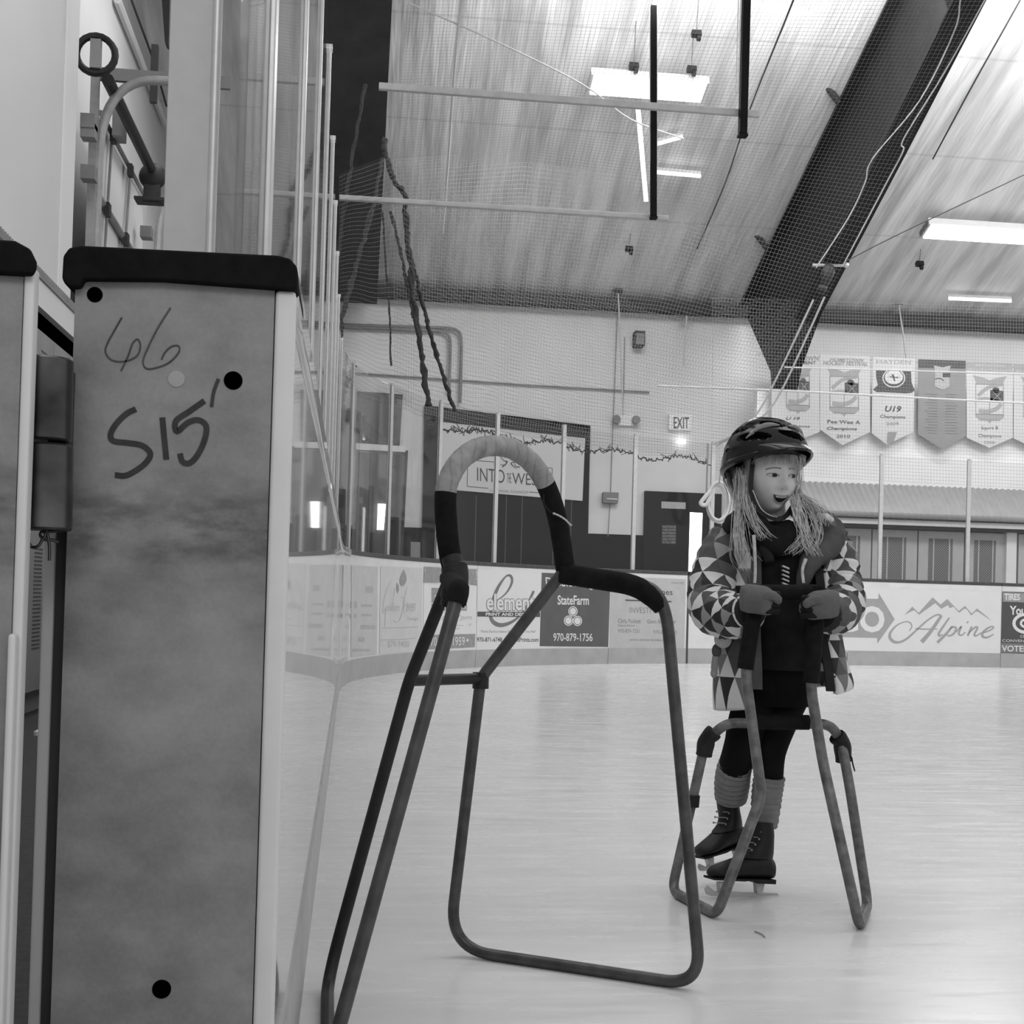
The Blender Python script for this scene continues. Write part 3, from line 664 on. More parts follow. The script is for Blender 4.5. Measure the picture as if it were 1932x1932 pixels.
# exit sign
tx = thing('exit_sign', 'white EXIT sign on the far wall above the dark door', 'sign', PY(1282, 812, yW-.04))
build(slab(MB(), [(1263, 781), (1305, 783), (1304, 812), (1262, 810)], .07, .07), 'panel', m_wall2, tx)
lay(tx, 'lettering', m_ink, lambda m: text(m, 'EXIT', 1271, 786.5, 1300, 808, lambda x, y: PY(x, y, yW-.073), .03, bold=.01))
te = thing('emergency_light', 'twin-headed emergency light on the far wall left of the EXIT sign', 'light', PY(1182, 800, yW-.05))
build(slab(MB(), [(1168, 783), (1196, 784), (1195, 803), (1167, 802)], .06, .06), 'box', m_wall2, te)
for x, y in ((1163, 791), (1200, 792)):
    m = MB(); c = PY(x, y, yW-.10); m.lathe(c-YA*.03, YA, [(0, 0), (0, .055), (.02, .06), (.1, .045), (.1, 0)], 20); build(m, 'lamp_head', m_grey, te)
ts = thing('wall_speaker', 'small dark loudspeaker box high on the far wall', 'loudspeaker', PY(1207, 653, yW-.1))
build(slab(MB(), [(1199, 623), (1218, 624), (1217, 653), (1198, 652)], .2, .19), 'cabinet', m_steel, ts, bevel=.01)
build(slab(MB(), [(1201, 628), (1216, 629), (1215, 650), (1200, 649)], .206, .005), 'grille', m_grey, ts)
ta = thing('alarm_box', 'small shiny grey alarm box on the far wall left of the exit door', 'alarm box', PY(1152, 950, yW-.05))
build(slab(MB(), [(1138, 928), (1168, 929), (1166, 950), (1137, 949)], .10, .09), 'housing', m_grey, ta, bevel=.012)
build(slab(MB(), [(1145, 939.5), (1165, 940.5), (1165, 943.5), (1145, 942.5)], .115, .012), 'bright_bar', m_alu, ta)
m = MB(); m.tube([PY(1152, 930, yW-.03), PY(1153.5, 880, yW-.03), PY(1167, 540, yW-.05)], .006, 6); build(m, 'conduit', m_grey, None, 'thin vertical conduit running up the far wall from the alarm box', 'conduit')
m = MB(); m.tube([PY(1147, 1012, yW-.04), PY(1151, 950, yW-.03)], .006, 6); build(m, 'conduit', m_grey, None, 'short thin conduit below the alarm box', 'conduit')
m = MB(); m.tube([PY(1176, 783, yW-.03), PY(1179, 636, yW-.03)], .005, 6); build(m, 'cable', m_grey, None, 'thin cable dropping to the twin-headed emergency light', 'cable')
m = MB(); m.tube([PY(1279, 833, yW-.06), PY(1293, 834, yW-.06)], .03, 10); build(m, 'door_lamp', m_lamp2, None, 'small bright lamp on the wall between the EXIT sign and the door', 'lamp')
# pipes at the left of the far wall
for pts, lb in (([(630, 612), (850, 619), (868, 625), (871, 645), (868, 760)], 'outer bent pipe behind the net on the far wall'), ([(640, 617), (835, 624), (848, 632), (850, 650), (847, 740)], 'inner bent pipe behind the net on the far wall')):
    m = MB(); m.tube(fillet([PY(x, y, yW-.08) for x, y in pts], .12), .022, 8); build(m, 'wall_pipe', m_grey, None, lb, 'pipe', 'bent pipes on the far wall')
m = MB(); m.tube([PY(x, y, yW-.04) for x, y in ((640, 702), (1000, 727), (1225, 740))], .012, 6); build(m, 'wall_conduit', m_grey, None, 'long horizontal conduit across the far wall behind the net', 'conduit')
# corner at far left: windows and posts of the wall seen through curved glass
m = MB(); slab(m, [(674, 738), (760, 744), (754, 840), (672, 834)], .05, .05); struct(m, 'window_4', M('dark_pane', .07, .3, .4, 2))
m = MB(); slab(m, [(672, 836), (765, 842), (765, 853), (672, 848)], .08, .08); struct(m, 'trim_6', m_wall2)
m = MB(); slab(m, [(672, 853), (764, 858), (756, 1085), (660, 1085)], .04, .04); struct(m, 'window_5', M('grey_pane', .13, .4, .3, 1))
m = MB(); slab(m, [(638, 922), (652, 923), (650, 1085), (636, 1085)], .06, .06); slab(m, [(655, 770), (664, 771), (662, 795), (653, 794)], .06, .06); struct(m, 'window_6', m_dark2)
m = MB(); slab(m, [(765, 850), (770, 850), (758, 1085), (753, 1085)], .05, .05); struct(m, 'trim_7', m_steel)
m = MB(); slab(m, [(696, 916), (706, 917), (701, 1085), (692, 1085)], .06, .02); struct(m, 'trim_8', m_steel)
def crate(q, name, label, mat, cat): build(slab(MB(), q[:2]+[(q[2][0], 1262), (q[3][0], 1262)], .5, .4), name, mat, None, label, cat)
crate([(736, 975), (753, 976), (751, 1085), (734, 1085)], 'storage_box', 'dark stacked box behind the corner glass beside the bright narrow window', m_dark2, 'box')
crate([(775, 1022), (793, 1023), (791, 1085), (773, 1085)], 'storage_crate', 'light grey crate behind the corner glass left of the white banner', m_lock, 'crate')

# ---------------------------------------------------------------- storage building behind the end boards, right
yS = 17.75
def s17(x, y): return PY(x, y, yS)
p0 = s17(1429, 738); p1 = s17(1560, 962); zb = p0.z
m = MB(); m.box((p0.x, yS, 0), (16, yS+.12, zb)); struct(m, 'wall_right', m_wall2)
# corrugated metal roof edge
zt = PY(1700, 910, 17.25).z; zl = PY(1700, 968, 17.25).z; rows = []; xs = [5.4+i*.0125 for i in range(840)]
for k, (zz, yy) in enumerate(((zt, 17.73), (zl, 17.25), (zl-.07, 17.25))): rows.append([Vector((x, yy, zz+(.009*sin(x*2*pi/.088) if k == 0 else .003*sin(x*2*pi/.088)))) for x in xs])
m = MB(); m.grid(rows); q = build(m, 'corrugated_awning', M('galvanised_sheet', .40, .45, .06, 6, metal=.2), None, 'corrugated metal awning edge over the storage doors behind the right boards', 'awning')
md = q.modifiers.new('sol', 'SOLIDIFY'); md.thickness = .008
m = MB(); m.box((5.4, 17.3, zl-.16), (16, yS, zl-.09)); struct(m, 'trim_9', m_white)
m = MB(); m.box((5.4, 17.4, zl-.20), (16, yS-.02, zl-.162)); struct(m, 'trim_10', m_gasket)
m = MB(); m.box((5.4, 17.6, 0), (16, yS-.002, zl-.19)); struct(m, 'trim_11', M('recess_grey', .2, .7))
yD = 17.55
def hatch_mat():
    m, nt, b = nodes('expanded_metal'); tc = nt.nodes.new('ShaderNodeTexCoord'); sp = nt.nodes.new('ShaderNodeSeparateXYZ'); nt.links.new(tc.outputs['Object'], sp.inputs[0])
    a = mathn(nt, 'ADD', sp.outputs[0], sp.outputs[2]); c = mathn(nt, 'SUBTRACT', sp.outputs[0], sp.outputs[2])
    k = mathn(nt, 'MAXIMUM', mathn(nt, 'LESS_THAN', mathn(nt, 'FRACT', mathn(nt, 'DIVIDE', a, .035)), .3), mathn(nt, 'LESS_THAN', mathn(nt, 'FRACT', mathn(nt, 'DIVIDE', c, .035)), .3))
    nt.links.new(rng(nt, k, 0, 1, .06, .30), b.inputs['Base Color']); b.inputs['Roughness'].default_value = .7; return m
m_hatch = hatch_mat()
dl = ['storage door with mesh panel right behind the shoulder of the child', 'storage door with mesh panel just right of the first glass post beside the child', 'storage door with mesh panel left of the second glass post beside the child',
      'storage door with mesh panel between the second glass post and the pale pillar', 'storage door at the right edge beyond the pale pillar', 'storage door with mesh panel hidden behind the child']
xd = [(1559, 1645), (1646, 1732), (1733, 1820), (1821, 1899), (1922, 2010), (1472, 1558)]
zd = zl-.215
for (xa, xb), lb in zip(xd, dl):
    A = PY(xa, 1000, yD).x+.006; B = PY(xb, 1000, yD).x-.006
    t = thing('storage_door', lb, 'door', ((A+B)/2, yD, .1), 'mesh storage doors')
    w = B-A; m = MB(); m.box((A, yD, .1), (B, yD+.035, zd)); build(m, 'door_leaf', m_sdoor, t)
    m = MB(); m.box((A+w*.22, yD-.006, .2), (A+w*.75, yD-.001, zd-.10)); build(m, 'mesh_panel', m_hatch, t)
    for u in (.31, .66):
        m = MB(); m.box((A+w*u, yD-.012, .2), (A+w*(u+.03), yD-.005, zd-.10)); build(m, 'mesh_stile', m_sdoor, t)
m = MB(); m.box((PY(1900, 1000, yD-.05).x, yD-.05, 0), (PY(1919, 1000, yD-.05).x, yD+.1, zl-.16)); struct(m, 'trim_12', m_wall2)

# ---------------------------------------------------------------- hanging tournament banners
yB = 17.62
def bf(off): return lambda x, y: PY(x, y, yB-off)
m_ban = M('banner_cloth', .60, .8, .03, 4); m_bang = M('grey_banner_cloth', .27, .8, .08, 3); m_crest = M('crest_grey', .36, .7, .05)
def z4(pts): return [(1470+x/4.182, 650+y/4.182) for x, y in pts]
def banner(label, poly_, mat):
    m = MB(); P = [PY(x, y, yB) for x, y in poly_]; m.prism(P, Vector((0, .006, 0))); return build(m, 'tournament_banner', mat, None, label, 'banner', 'tournament banners')
def crest(o, cx, top, w, h, dark=True, n=0):
    fb, fc, fd_ = bf(.003), bf(.005), bf(.007)
    def P(u, v): return (cx+u*w, top+v*h+u*w*.03)
    lay(o, 'crest', m_crest, lambda m: (poly(m, [P(-.62, 0), P(-.2, .05), P(0, .10), P(.2, .05), P(.62, 0), P(.5, .12), P(.5, .18), P(-.5, .18), P(-.5, .12)], fb), poly(m, [P(-.5, .80), P(.5, .80), P(.5, .86), P(.38, .92), P(.08, .93), P(0, 1), P(-.08, .93), P(-.38, .92), P(-.5, .86)], fb),
        tail(m, [P(-.42, .42), P(-.1, .26), P(.2, .20), P(.45, .17)], h*.07, fc), tail(m, [P(-.45, .50), P(-.1, .47), P(.3, .52)], h*.045, fc), tail(m, [P(-.4, .73), P(-.05, .74), P(.25, .68), P(.42, .58)], h*.08, fc)))
    if dark:
        lay(o, 'crest_square', m_ink, lambda m: (poly(m, [P(.02, .30), P(.5, .31), P(.5, .52), P(.02, .51)], fc), ring(m, *P(.22, .30), w*.13, h*.06, w*.125, fc)))
        lay(o, 'crossed_sticks', m_crest, lambda m: (tail(m, [P(.14, .34), P(.42, .51)], 1, fd_, sm=1), tail(m, [P(.40, .34), P(.12, .51)], 1, fd_, sm=1)))
    lay(o, 'crest_outline', m_ink2, lambda m: [tail(m, [P(*a), P(*b_)], .8, fd_, sm=1) for a, b_ in (((-.5, .18), (-.5, .86)), ((.5, .18), (.5, .86)), ((-.5, .80), (.5, .80)), ((-.5, .18), (.5, .18)), ((-.38, .92), (.38, .92)), ((0, .52), (0, .8)))])
pz = PY(1600, 676, yB).z
m = MB(); m.tube([Vector((Xr+.14, yB+.014, pz)), Vector((11, yB+.014, pz))], .008, 8); build(m, 'banner_rod', m_alu, None, 'thin metal rod the tournament banners hang from', 'rod')
fb = bf(.003)
o = banner('white tournament banner partly covered by the dark steel beam, reading U 19', z4([(-60, 68), (315, 80), (320, 690), (120, 770), (-60, 680)]), m_ban)
lay(o, 'heading', m_ink2, lambda m: (text(m, 'HOMETOWN', *z4([(20, 85)])[0], *z4([(312, 122)])[0], fb, .02, bold=.02)))
lay(o, 'lettering', m_ink, lambda m: (text(m, 'TOURNAMENT', *z4([(-20, 126)])[0], *z4([(292, 152)])[0], fb, .02, bold=.01), text(m, 'U 19', *z4([(55, 570)])[0], *z4([(165, 595)])[0], fb, .02, bold=.02, shear=.3), text(m, 'Champions', *z4([(-5, 632)])[0], *z4([(243, 655)])[0], fb, .02, bold=.02, shear=.2)))
crest(o, 1470+150/4.182, 650+172/4.182, 182/4.182, 380/4.182)
o = banner('white tournament banner with slanted hockey festival heading and crest', z4([(322, 72), (715, 92), (718, 690), (500, 795), (322, 670)]), m_ban)
lay(o, 'heading', m_ink2, lambda m: (text(m, 'HOMETOWN', *z4([(400, 105)])[0], *z4([(670, 130)])[0], fb, .03, bold=.02, shear=.3), text(m, 'HOCKEY FESTIVAL', *z4([(345, 128)])[0], *z4([(700, 160)])[0], fb, .03, bold=.02, shear=.3)))
lay(o, 'lettering', m_ink, lambda m: (text(m, 'Pee Wee A', *z4([(382, 592)])[0], *z4([(640, 622)])[0], fb, .03, bold=.01), text(m, 'Champions', *z4([(378, 648)])[0], *z4([(615, 680)])[0], fb, .02, bold=.02, shear=.2), text(m, '2010', *z4([(452, 710)])[0], *z4([(560, 735)])[0], fb, .02, bold=.01)))
crest(o, 1470+515/4.182, 650+182/4.182, 225/4.182, 390/4.182)
o = banner('white tournament banner with dark oval picture over U19', z4([(738, 95), (1072, 112), (1060, 690), (850, 790), (730, 700)]), m_ban)
lay(o, 'heading', m_crest, lambda m: text(m, 'HAYDEN', *z4([(770, 118)])[0], *z4([(1040, 150)])[0], fb, .02))
lay(o, 'dark_scene', m_ink, lambda m: poly(m, z4([(765, 200), (1040, 205), (1045, 300), (1070, 360), (1050, 380), (1000, 385), (820, 375), (770, 375), (740, 355), (780, 320), (765, 250)]), fb))
lay(o, 'oval_picture', m_sign, lambda m: (ring(m, 1470+905/4.182, 650+258/4.182, 72/4.182, 55/4.182, 17, bf(.005)), ring(m, 1470+905/4.182, 650+265/4.182, 90/4.182, 75/4.182, 2, bf(.005))))
lay(o, 'figure', m_ink, lambda m: tail(m, z4([(895, 235), (905, 262), (912, 290)]), 3, bf(.007)))
lay(o, 'lettering', m_ink, lambda m: (text(m, 'U19', *z4([(835, 482)])[0], *z4([(965, 530)])[0], fb, .03, bold=.03, shear=.25), text(m, 'Champions', *z4([(798, 553)])[0], *z4([(995, 588)])[0], fb, .03, bold=.01)))
lay(o, 'year', m_ink2, lambda m: (text(m, '2009', *z4([(845, 612)])[0], *z4([(945, 638)])[0], fb, .0), poly(m, z4([(855, 690), (930, 690), (905, 770), (850, 780)]), fb)))
o = banner('grey tournament banner with darker top band and small pale crest', z4([(1098, 116), (1472, 128), (1475, 720), (1288, 828), (1094, 706)]), m_bang)
lay(o, 'top_band', M('banner_band', .10, .8), lambda m: poly(m, z4([(1098, 116), (1472, 128), (1472, 190), (1098, 182)]), fb))
lay(o, 'crest', m_ink3, lambda m: poly(m, z4([(1222, 165), (1290, 180), (1355, 165), (1340, 215), (1345, 330), (1290, 358), (1228, 330), (1230, 215)]), bf(.005)))
lay(o, 'crest_mark', m_ink, lambda m: (poly(m, z4([(1290, 225), (1350, 225), (1350, 258), (1290, 258)]), bf(.007)), tail(m, z4([(1230, 272), (1270, 268), (1300, 285)]), 2, bf(.007))))
lay(o, 'small_lettering', M('banner_print', .19, .8), lambda m: [tail(m, z4([(1150+(i % 3)*14, y), (1250, y+3)]), 1, fb, sm=1) and tail(m, z4([(1310, y+3), (1410-(i % 2)*15, y+6)]), 1, fb, sm=1) for i, y in enumerate(range(390, 700, 22))])
o = banner('white tournament banner with pale grey heading band, reading Squirt B', z4([(1480, 132), (1842, 146), (1845, 735), (1660, 815), (1480, 735)]), m_ban)
lay(o, 'heading_band', m_crest, lambda m: poly(m, z4([(1480, 134), (1842, 148), (1842, 218), (1480, 202)]), fb))
lay(o, 'heading', m_ban, lambda m: (text(m, 'INVITATIONAL', *z4([(1550, 152)])[0], *z4([(1790, 172)])[0], bf(.005), .03), text(m, 'WinterFest Tournament', *z4([(1492, 186)])[0], *z4([(1835, 208)])[0], bf(.005), .03)))
lay(o, 'lettering', m_ink, lambda m: (text(m, 'Squirt B', *z4([(1595, 645)])[0], *z4([(1728, 678)])[0], fb, .0), text(m, 'Champions', *z4([(1572, 705)])[0], *z4([(1752, 738)])[0], fb, .02)))
lay(o, 'year', m_ink2, lambda m: text(m, '2008', *z4([(1615, 760)])[0], *z4([(1702, 782)])[0], fb, .02))
crest(o, 1470+1662/4.182, 650+245/4.182, 218/4.182, 380/4.182)
o = banner('tournament banner cut off by the right edge of view', z4([(1855, 148), (2230, 162), (2230, 750), (2040, 830), (1850, 740)]), m_ban)
lay(o, 'heading_band', m_crest, lambda m: poly(m, z4([(1855, 150), (2230, 164), (2230, 234), (1855, 216)]), fb))
lay(o, 'heading', m_ban, lambda m: text(m, 'WinterFest Tournament', *z4([(1865, 200)])[0], *z4([(2220, 222)])[0], bf(.005), .03))
crest(o, 1470+2040/4.182, 650+255/4.182, 218/4.182, 380/4.182)
# ================================================================ lamps and rigging under the roof
def fixture(label, px, py, L, w, name='high_bay_light'):
    c = RP(px, py, .22); t = thing(name, label, 'light', c-RN*.05, 'high bay lights')
    a, d = XA*(L/2), RT*(w/2)
    m = MB(); m.obox(c+RN*.045, a, d, RN*.045); m.obox(c+RN*.09, a*.96, d*.5, RN*.02)
    build(m, 'housing', m_lampbody, t, bevel=.01)
    m = MB(); m.obox(c-RN*.012, a*.965, d*.9, RN*.01); build(m, 'lens', m_lamp, t)
    for k in (-1, 1):
        m = MB(); m.obox(c+a*k*1.0+RN*.03, XA*.012, d, RN*.05)
        build(m, 'end_plate', m_lampbody, t)
        m = MB(); 
        for u in (-.55, 0, .55): m.lathe(c+a*k*1.012+d*u+RN*.03-XA*.0, XA*k, [(0, .045), (.004, .045), (.004, 0)], 14)
        build(m, 'end_vents', m_grey, t)
    for k in (-.8, .8):
        m = MB(); m.tube([c+a*k+RN*.08, c+a*k+RN*.24], .006, 6); build(m, 'hanger', m_grey, t)
    l = bpy.data.lights.new('lamp', 'AREA'); l.shape = 'RECTANGLE'; l.size = L; l.size_y = w; l.energy = 60
    o = bpy.data.objects.new('lamp', l); COL.objects.link(o); o.parent = t
    o.matrix_local = Matrix.Translation(-RN*-.02) @ (-RN).to_track_quat('-Z', 'Y').to_matrix().to_4x4()
fixture('bright rectangular ceiling light left of the right steel beam, near the hanging black pole', 1222, 166, 1.28, .31)
q = RP(1840, 440, .22)
fixture('bright rectangular ceiling light at the right edge, right of the steel beam', 1862, 442, 1.66, .30)
m_lamp3 = EM('dim_tube_light', 1.6)
def strip(label, p, q, w):
    A, B = RP(*p, .12), RP(*q, .12); t = thing('strip_light', label, 'light', (A+B)/2)
    d = (B-A)*.5; n = d.cross(RN).normalized()
    m = MB(); m.obox((A+B)/2, d, n*w, RN*.02); build(m, 'tube', m_lamp3 if w < .03 else m_lamp2, t); m = MB(); m.obox((A+B)/2+RN*.045, d*1.02, n*w*.7, RN*.022); build(m, 'housing', m_lampbody, t)
strip('bright strip light running up the roof beside the hanging black pole', (1204, 207), (1219, 378), .028)
strip('thin bright strip light crossing behind the hanging black pole', (1240, 325), (1322, 332), .012)
strip('thin slanted bright strip light right of the hanging black pole', (1238, 272), (1288, 258), .010)
strip('thin bright strip light below the right ceiling light', (1790, 563), (1908, 568), .012)
def rail(label, p, q, Y, hh):
    A, B = PY(*p, Y), PY(*q, Y); z = (A.z+B.z)/2; m = MB(); m.rbox((A.x, Y, z-hh), (B.x, Y+.05, z+hh), .006)
    build(m, 'net_rail', m_railp, None, label, 'rail', 'net support rails'); return z
m_pole = M('black_pole', .010, .8, .2, 10, spec=.1); m_railp = M('rail_grey', .42, .6, .1, 12)
rail('upper pale horizontal rail crossing in front of the ceiling light', (715, 162), (1434, 213), 11.6, .030)
rail('lower pale horizontal rail ending at the black hanging pole', (640, 376), (1262, 406), 11.9, .022)
def pole(label, pts, Y, r, rods):
    P = [PY(x, y, Y) for x, y in pts]; t = thing('hanging_pole', label, 'pole', P[-1], 'black hanging poles')
    m = MB(); A, B = P; m.obox((A+B)/2, XA*r, YA*r, (A-B)/2); build(m, 'bar', m_pole, t)
    for dx in rods:
        m = MB(); m.tube([A+XA*dx*1.0+YA*-.01, A.lerp(B, .75)+XA*dx-YA*.01], .005, 6); build(m, 'rod', m_alu, t)
    m = MB(); m.obox(B-ZA*.02, XA*r*1.2, YA*r*1.2, ZA*.012); build(m, 'end_cap', m_pole, t)
pole('black hanging pole at the end of the lower rail, crossing the ceiling light', [(1233, 12), (1233, 407)], 11.86, .026, (-.036, .03))
pole('black hanging pole near the top centre, left of the steel beam', [(1409, -40), (1401, 252)], 11.56, .034, (-.075, -.055))
for i, (x, y, x2, y2, lb) in enumerate([(1196, 125, 1200, 40, 'above the left end of the ceiling light'), (1314, 64, 1318, 0, 'highest right of the hanging pole'), (1305, 131, 1308, 66, 'just above the right part of the ceiling light'), (1187, 470, 1190, 440, 'below the end of the lower rail'), (1735, 498, 1737, 470, 'right of the steel beam below the right light')]):
    c = RP(x, y, .12); t = thing('ceiling_hanger', 'small dark ceiling hanger '+lb, 'hanger', c, 'small dark ceiling hangers')
    m = MB(); m.obox(c, XA*.05, RT*.03, RN*.03); m.obox(c-RN*.04+XA*.02, XA*.02, RT*.02, RN*.04); build(m, 'clip', m_black, t)
    m = MB(); m.tube([c+RN*.02, RP(x2, y2, .02)], .005, 6); build(m, 'wire', m_grey, t)
for x, y, x2, y2, lb in [(1166, 531, 1176, 783, 'left of the loudspeaker box'), (1296, 574, 1290, 690, 'right of the loudspeaker box'), (1695, 553, 1718, 742, 'over the dark oval banner')]:
    c = PY(x, y+18, 17.98); t = thing('eave_rope', 'pale thin rope with dark clip hanging from the eave '+lb, 'rope', c, 'ropes hanging from the eave')
    m = MB(); m.obox(c, XA*.06, YA*.03, ZA*.03); build(m, 'clip', m_black, t)
    m = MB(); m.tube([c, PY((x+x2)/2, (y+y2)/2, 17.85), PY(x2, y2, 17.8)], .012, 6); build(m, 'line', m_cord, t)
# brackets and pulley on the right beam
def bx(x, y): q = PX(x, y, Xr-.05); return q
for p, q, lb in (((1543, 140), (1582, 192), 'upper short dark arm sticking out of the right steel beam'), ((1413, 424), (1448, 470), 'lower short dark arm sticking out of the right steel beam')):
    t = thing('beam_arm', lb, 'bracket', bx(*p)); A, B = PX(*p, Xr-.30), PX(*q, Xr-.0); m = MB(); m.tube([A, B], .04, 8); build(m, 'arm', m_steel, t)
    m = MB(); m.ball(A, XA*.07, YA*.07, ZA*.07, 8); build(m, 'knob', m_steel, t)
t = thing('rope_pulley', 'black pulley block hanging at the foot of the right steel beam', 'pulley', PZ(1556, 520, 15.2))
m = MB(); a, c = PZ(1565, 500, 15.2), PZ(1556, 540, 15.2); m.tube([a, a.lerp(c, .3), a.lerp(c, .7), c], [.05, .08, .06, .035], 12); build(m, 'block', m_black, t)
m = MB(); m.ball(PZ(1551, 545, 15.2), XA*.06, YA*.06, ZA*.06, 8); build(m, 'sheave', m_black, t)
m = MB(); m.tube([PZ(1533, 500, 15.3), PZ(1597, 501, 15.3)], .018, 8); m.ball(PZ(1596, 500, 15.3), XA*.035, YA*.035, ZA*.035, 6); build(m, 'spreader', m_alu, t)

# ---------------------------------------------------------------- nets
def netsheet(cols, name, mat, label, ncol=24, nrow=14, wob=.0, wu=1.0):
    """cols: list of polylines bottom->top in space, sheet interpolated between them"""
    def along(pl_, t):
        d = [0.]; 
        for i in range(1, len(pl_)): d.append(d[-1]+(pl_[i]-pl_[i-1]).length)
        s = t*d[-1]
        for i in range(1, len(pl_)):
            if s <= d[i]+1e-9: return pl_[i-1].lerp(pl_[i], (s-d[i-1])/max(d[i]-d[i-1], 1e-9))
        return pl_[-1]
    rows = []; uv = []
    K = len(cols)-1
    for j in range(nrow+1):
        r = []; q = []
        acc = 0; prev = None
        for i in range(ncol+1):
            u = i/ncol*K; k = min(int(u), K-1); p = along(cols[k], j/nrow).lerp(along(cols[k+1], j/nrow), u-k)
            p = p+Vector((0, wob*sin(i*1.3+j*.4), wob*.5*sin(i*.9)))
            r.append(p); q.append(p)
        rows.append(r)
    base = [0.]
    for i in range(1, ncol+1): base.append(base[-1]+(rows[nrow//2][i]-rows[nrow//2][i-1]).length)
    hh = [0.]
    for j in range(1, nrow+1): hh.append(hh[-1]+(rows[j][ncol//2]-rows[j-1][ncol//2]).length)
    uv = [[(base[i]*wu, hh[j]) for i in range(ncol+1)] for j in range(nrow+1)]
    m = MB(); m.grid(rows, 0, False, uv); return build(m, name, mat, None, label, 'net')
def gl(px, z): s = bs_at(px, 2.0, GO_-.03); return bp(s, GO_-.03, z)
# large sheet rising from the glass to the roof beams
cols = []
for px, pts in [(742, [(742, 300, 13.2), (770, 0, 11.6)]), (936, [(990, 300, 14.3), (1040, 0, 12.2)]), (1150, [(1300, 400, 14.8), (1480, 0, 12.2)]), (1344, [(1495, 690, 15.2), (1700, 300, 13.4), (1856, 0, 11.6)])]:
    cols.append([gl(px, 2.45)]+[PZ(*q) for q in pts])
netsheet(cols, 'safety_net', m_net, 'large grey safety net rising from the end glass over the steel beam', 30, 30)
# second layer: lower left, under the slanting edge line
cols = []
for px, ty in [(640, 330), (742, 285), (836, 345), (938, 420), (1065, 500), (1197, 573), (1344, 640)]:
    b0 = gl(px, 2.42+.04*sin(px)); tp_ = PY(px+4 if px > 700 else px, ty, b0.y); cols.append([b0, tp_])
netsheet(cols, 'safety_net', m_net2, 'dark double layer of net below the slanting edge at the far left corner', 48, 12, .02)
cols = []
for px in (1344, 1662, 1990):
    b0 = gl(px, 2.30); cols.append([b0, PY(px, 560+.03*(px-1344), b0.y)])
netsheet(cols, 'safety_net', m_net, 'fine grey net hanging in front of the tournament banners', 20, 10)
m_ropeg = M('grey_rope', .38, .8, .1, 50)
m_fold = M('gathered_net', .030, .9, .6, 60, bmp=.4)
for pts, rad, lb in [([(724, 262, 13), (730, 300, 12.9), (745, 345, 12.8), (763, 368, 12.7), (768, 440, 12.6), (778, 540, 12.4), (794, 660, 12.2), (808, 765, 12.0)], .035, 'thick gathered dark net rope falling from the left beam to the glass top'),
                 ([(768, 455, 12.7), (790, 545, 12.6), (815, 640, 12.5), (838, 715, 12.4), (858, 775, 12.3)], .025, 'gathered dark net strand splitting off towards the bent pipes'),
                 ([(738, 400, 13), (757, 480, 12.8), (768, 540, 12.6), (780, 600, 12.5)], .02, 'short gathered net strand left of the thick net rope'),
                 ([(690, 160, 12.5), (672, 250, 12.3), (655, 360, 12), (640, 470, 11.8), (632, 560, 11.6)], .022, 'dark net fold hanging over the left steel beam'),
                 ([(722, 300, 12.8), (700, 400, 12.3), (672, 500, 11.8), (650, 580, 11.4), (640, 640, 11.2)], .028, 'dark net fold sweeping from the left beam down to the row of glass posts'),
                 ([(722, 400, 12.9), (728, 500, 12.8), (735, 600, 12.6), (738, 690, 12.4)], .012, 'thin dark net edge hanging straight below the left beam'),
                 ([(668, 690, 11), (655, 720, 10.9), (644, 760, 10.8)], .025, 'bunched dark net end behind the first corner glass posts')]:
    P = smooth_path([PZ(*q) for q in pts], 8); m = MB(); n = len(P)
    for k in range(3):
        off = [Vector((R.uniform(-1, 1), R.uniform(-1, 1), 0))*rad*.55 for _ in range(n)]
        m.tube([p+o for p, o in zip(P, off)], [rad*R.uniform(.35, .75) for _ in range(n)], 6)
    build(m, 'net_bundle', m_fold, None, lb, 'net', 'gathered net bundles', smooth=1.5)
# ragged lower edge of the net along the glass top
P = []; 
for i in range(260):
    px = 800+i*(1345-800)/259; q = gl(px, 2.40+.035*sin(px*.05)+R.uniform(-.025, .025)); P.append(q)
m = MB(); m.tube(P, .007, 5)
for i in range(130):
    k = R.randrange(2, 256); m.tube([P[k], P[k]+Vector((R.uniform(-.06, .06), 0, R.uniform(-.05, .07))), P[k+2]], .004, 4)
build(m, 'net_hem', m_fold, None, 'ragged dark lower hem of the net along the top of the end glass', 'net')
def rope(label, pts, r, mat=m_cord, name='net_rope'):
    m = MB(); m.tube(smooth_path([PZ(*q) for q in pts], 6), r, 6); build(m, name, mat, None, label, 'rope', 'net ropes')
rope('taut pale rope crossing in front of the banners', [(1240, 728, 15.2), (1500, 738, 15.4), (1760, 752, 15.7), (2000, 764, 16)], .012)
rope('thin pale rope near the tops of the banners', [(1480, 693, 15.2), (1700, 699, 15.6), (2000, 708, 16)], .008)
rope('pale rope from the glass post up along the right steel beam, left strand', [(1345, 838, 15.4), (1390, 815, 15.3), (1440, 762, 15.2), (1535, 565, 14.9)], .011, m_ropeg)
rope('pale rope from the glass post up along the right steel beam, right strand', [(1350, 842, 15.4), (1420, 800, 15.3), (1470, 745, 15.2), (1556, 560, 14.9)], .012, m_ropeg)
rope('net edge rope climbing the right steel beam, outer strand', [(1590, 502, 14.6), (1670, 350, 13.8), (1704, 285, 13.3), (1705, 262, 13.2), (1780, 140, 12.4), (1858, 0, 11.6)], .007)
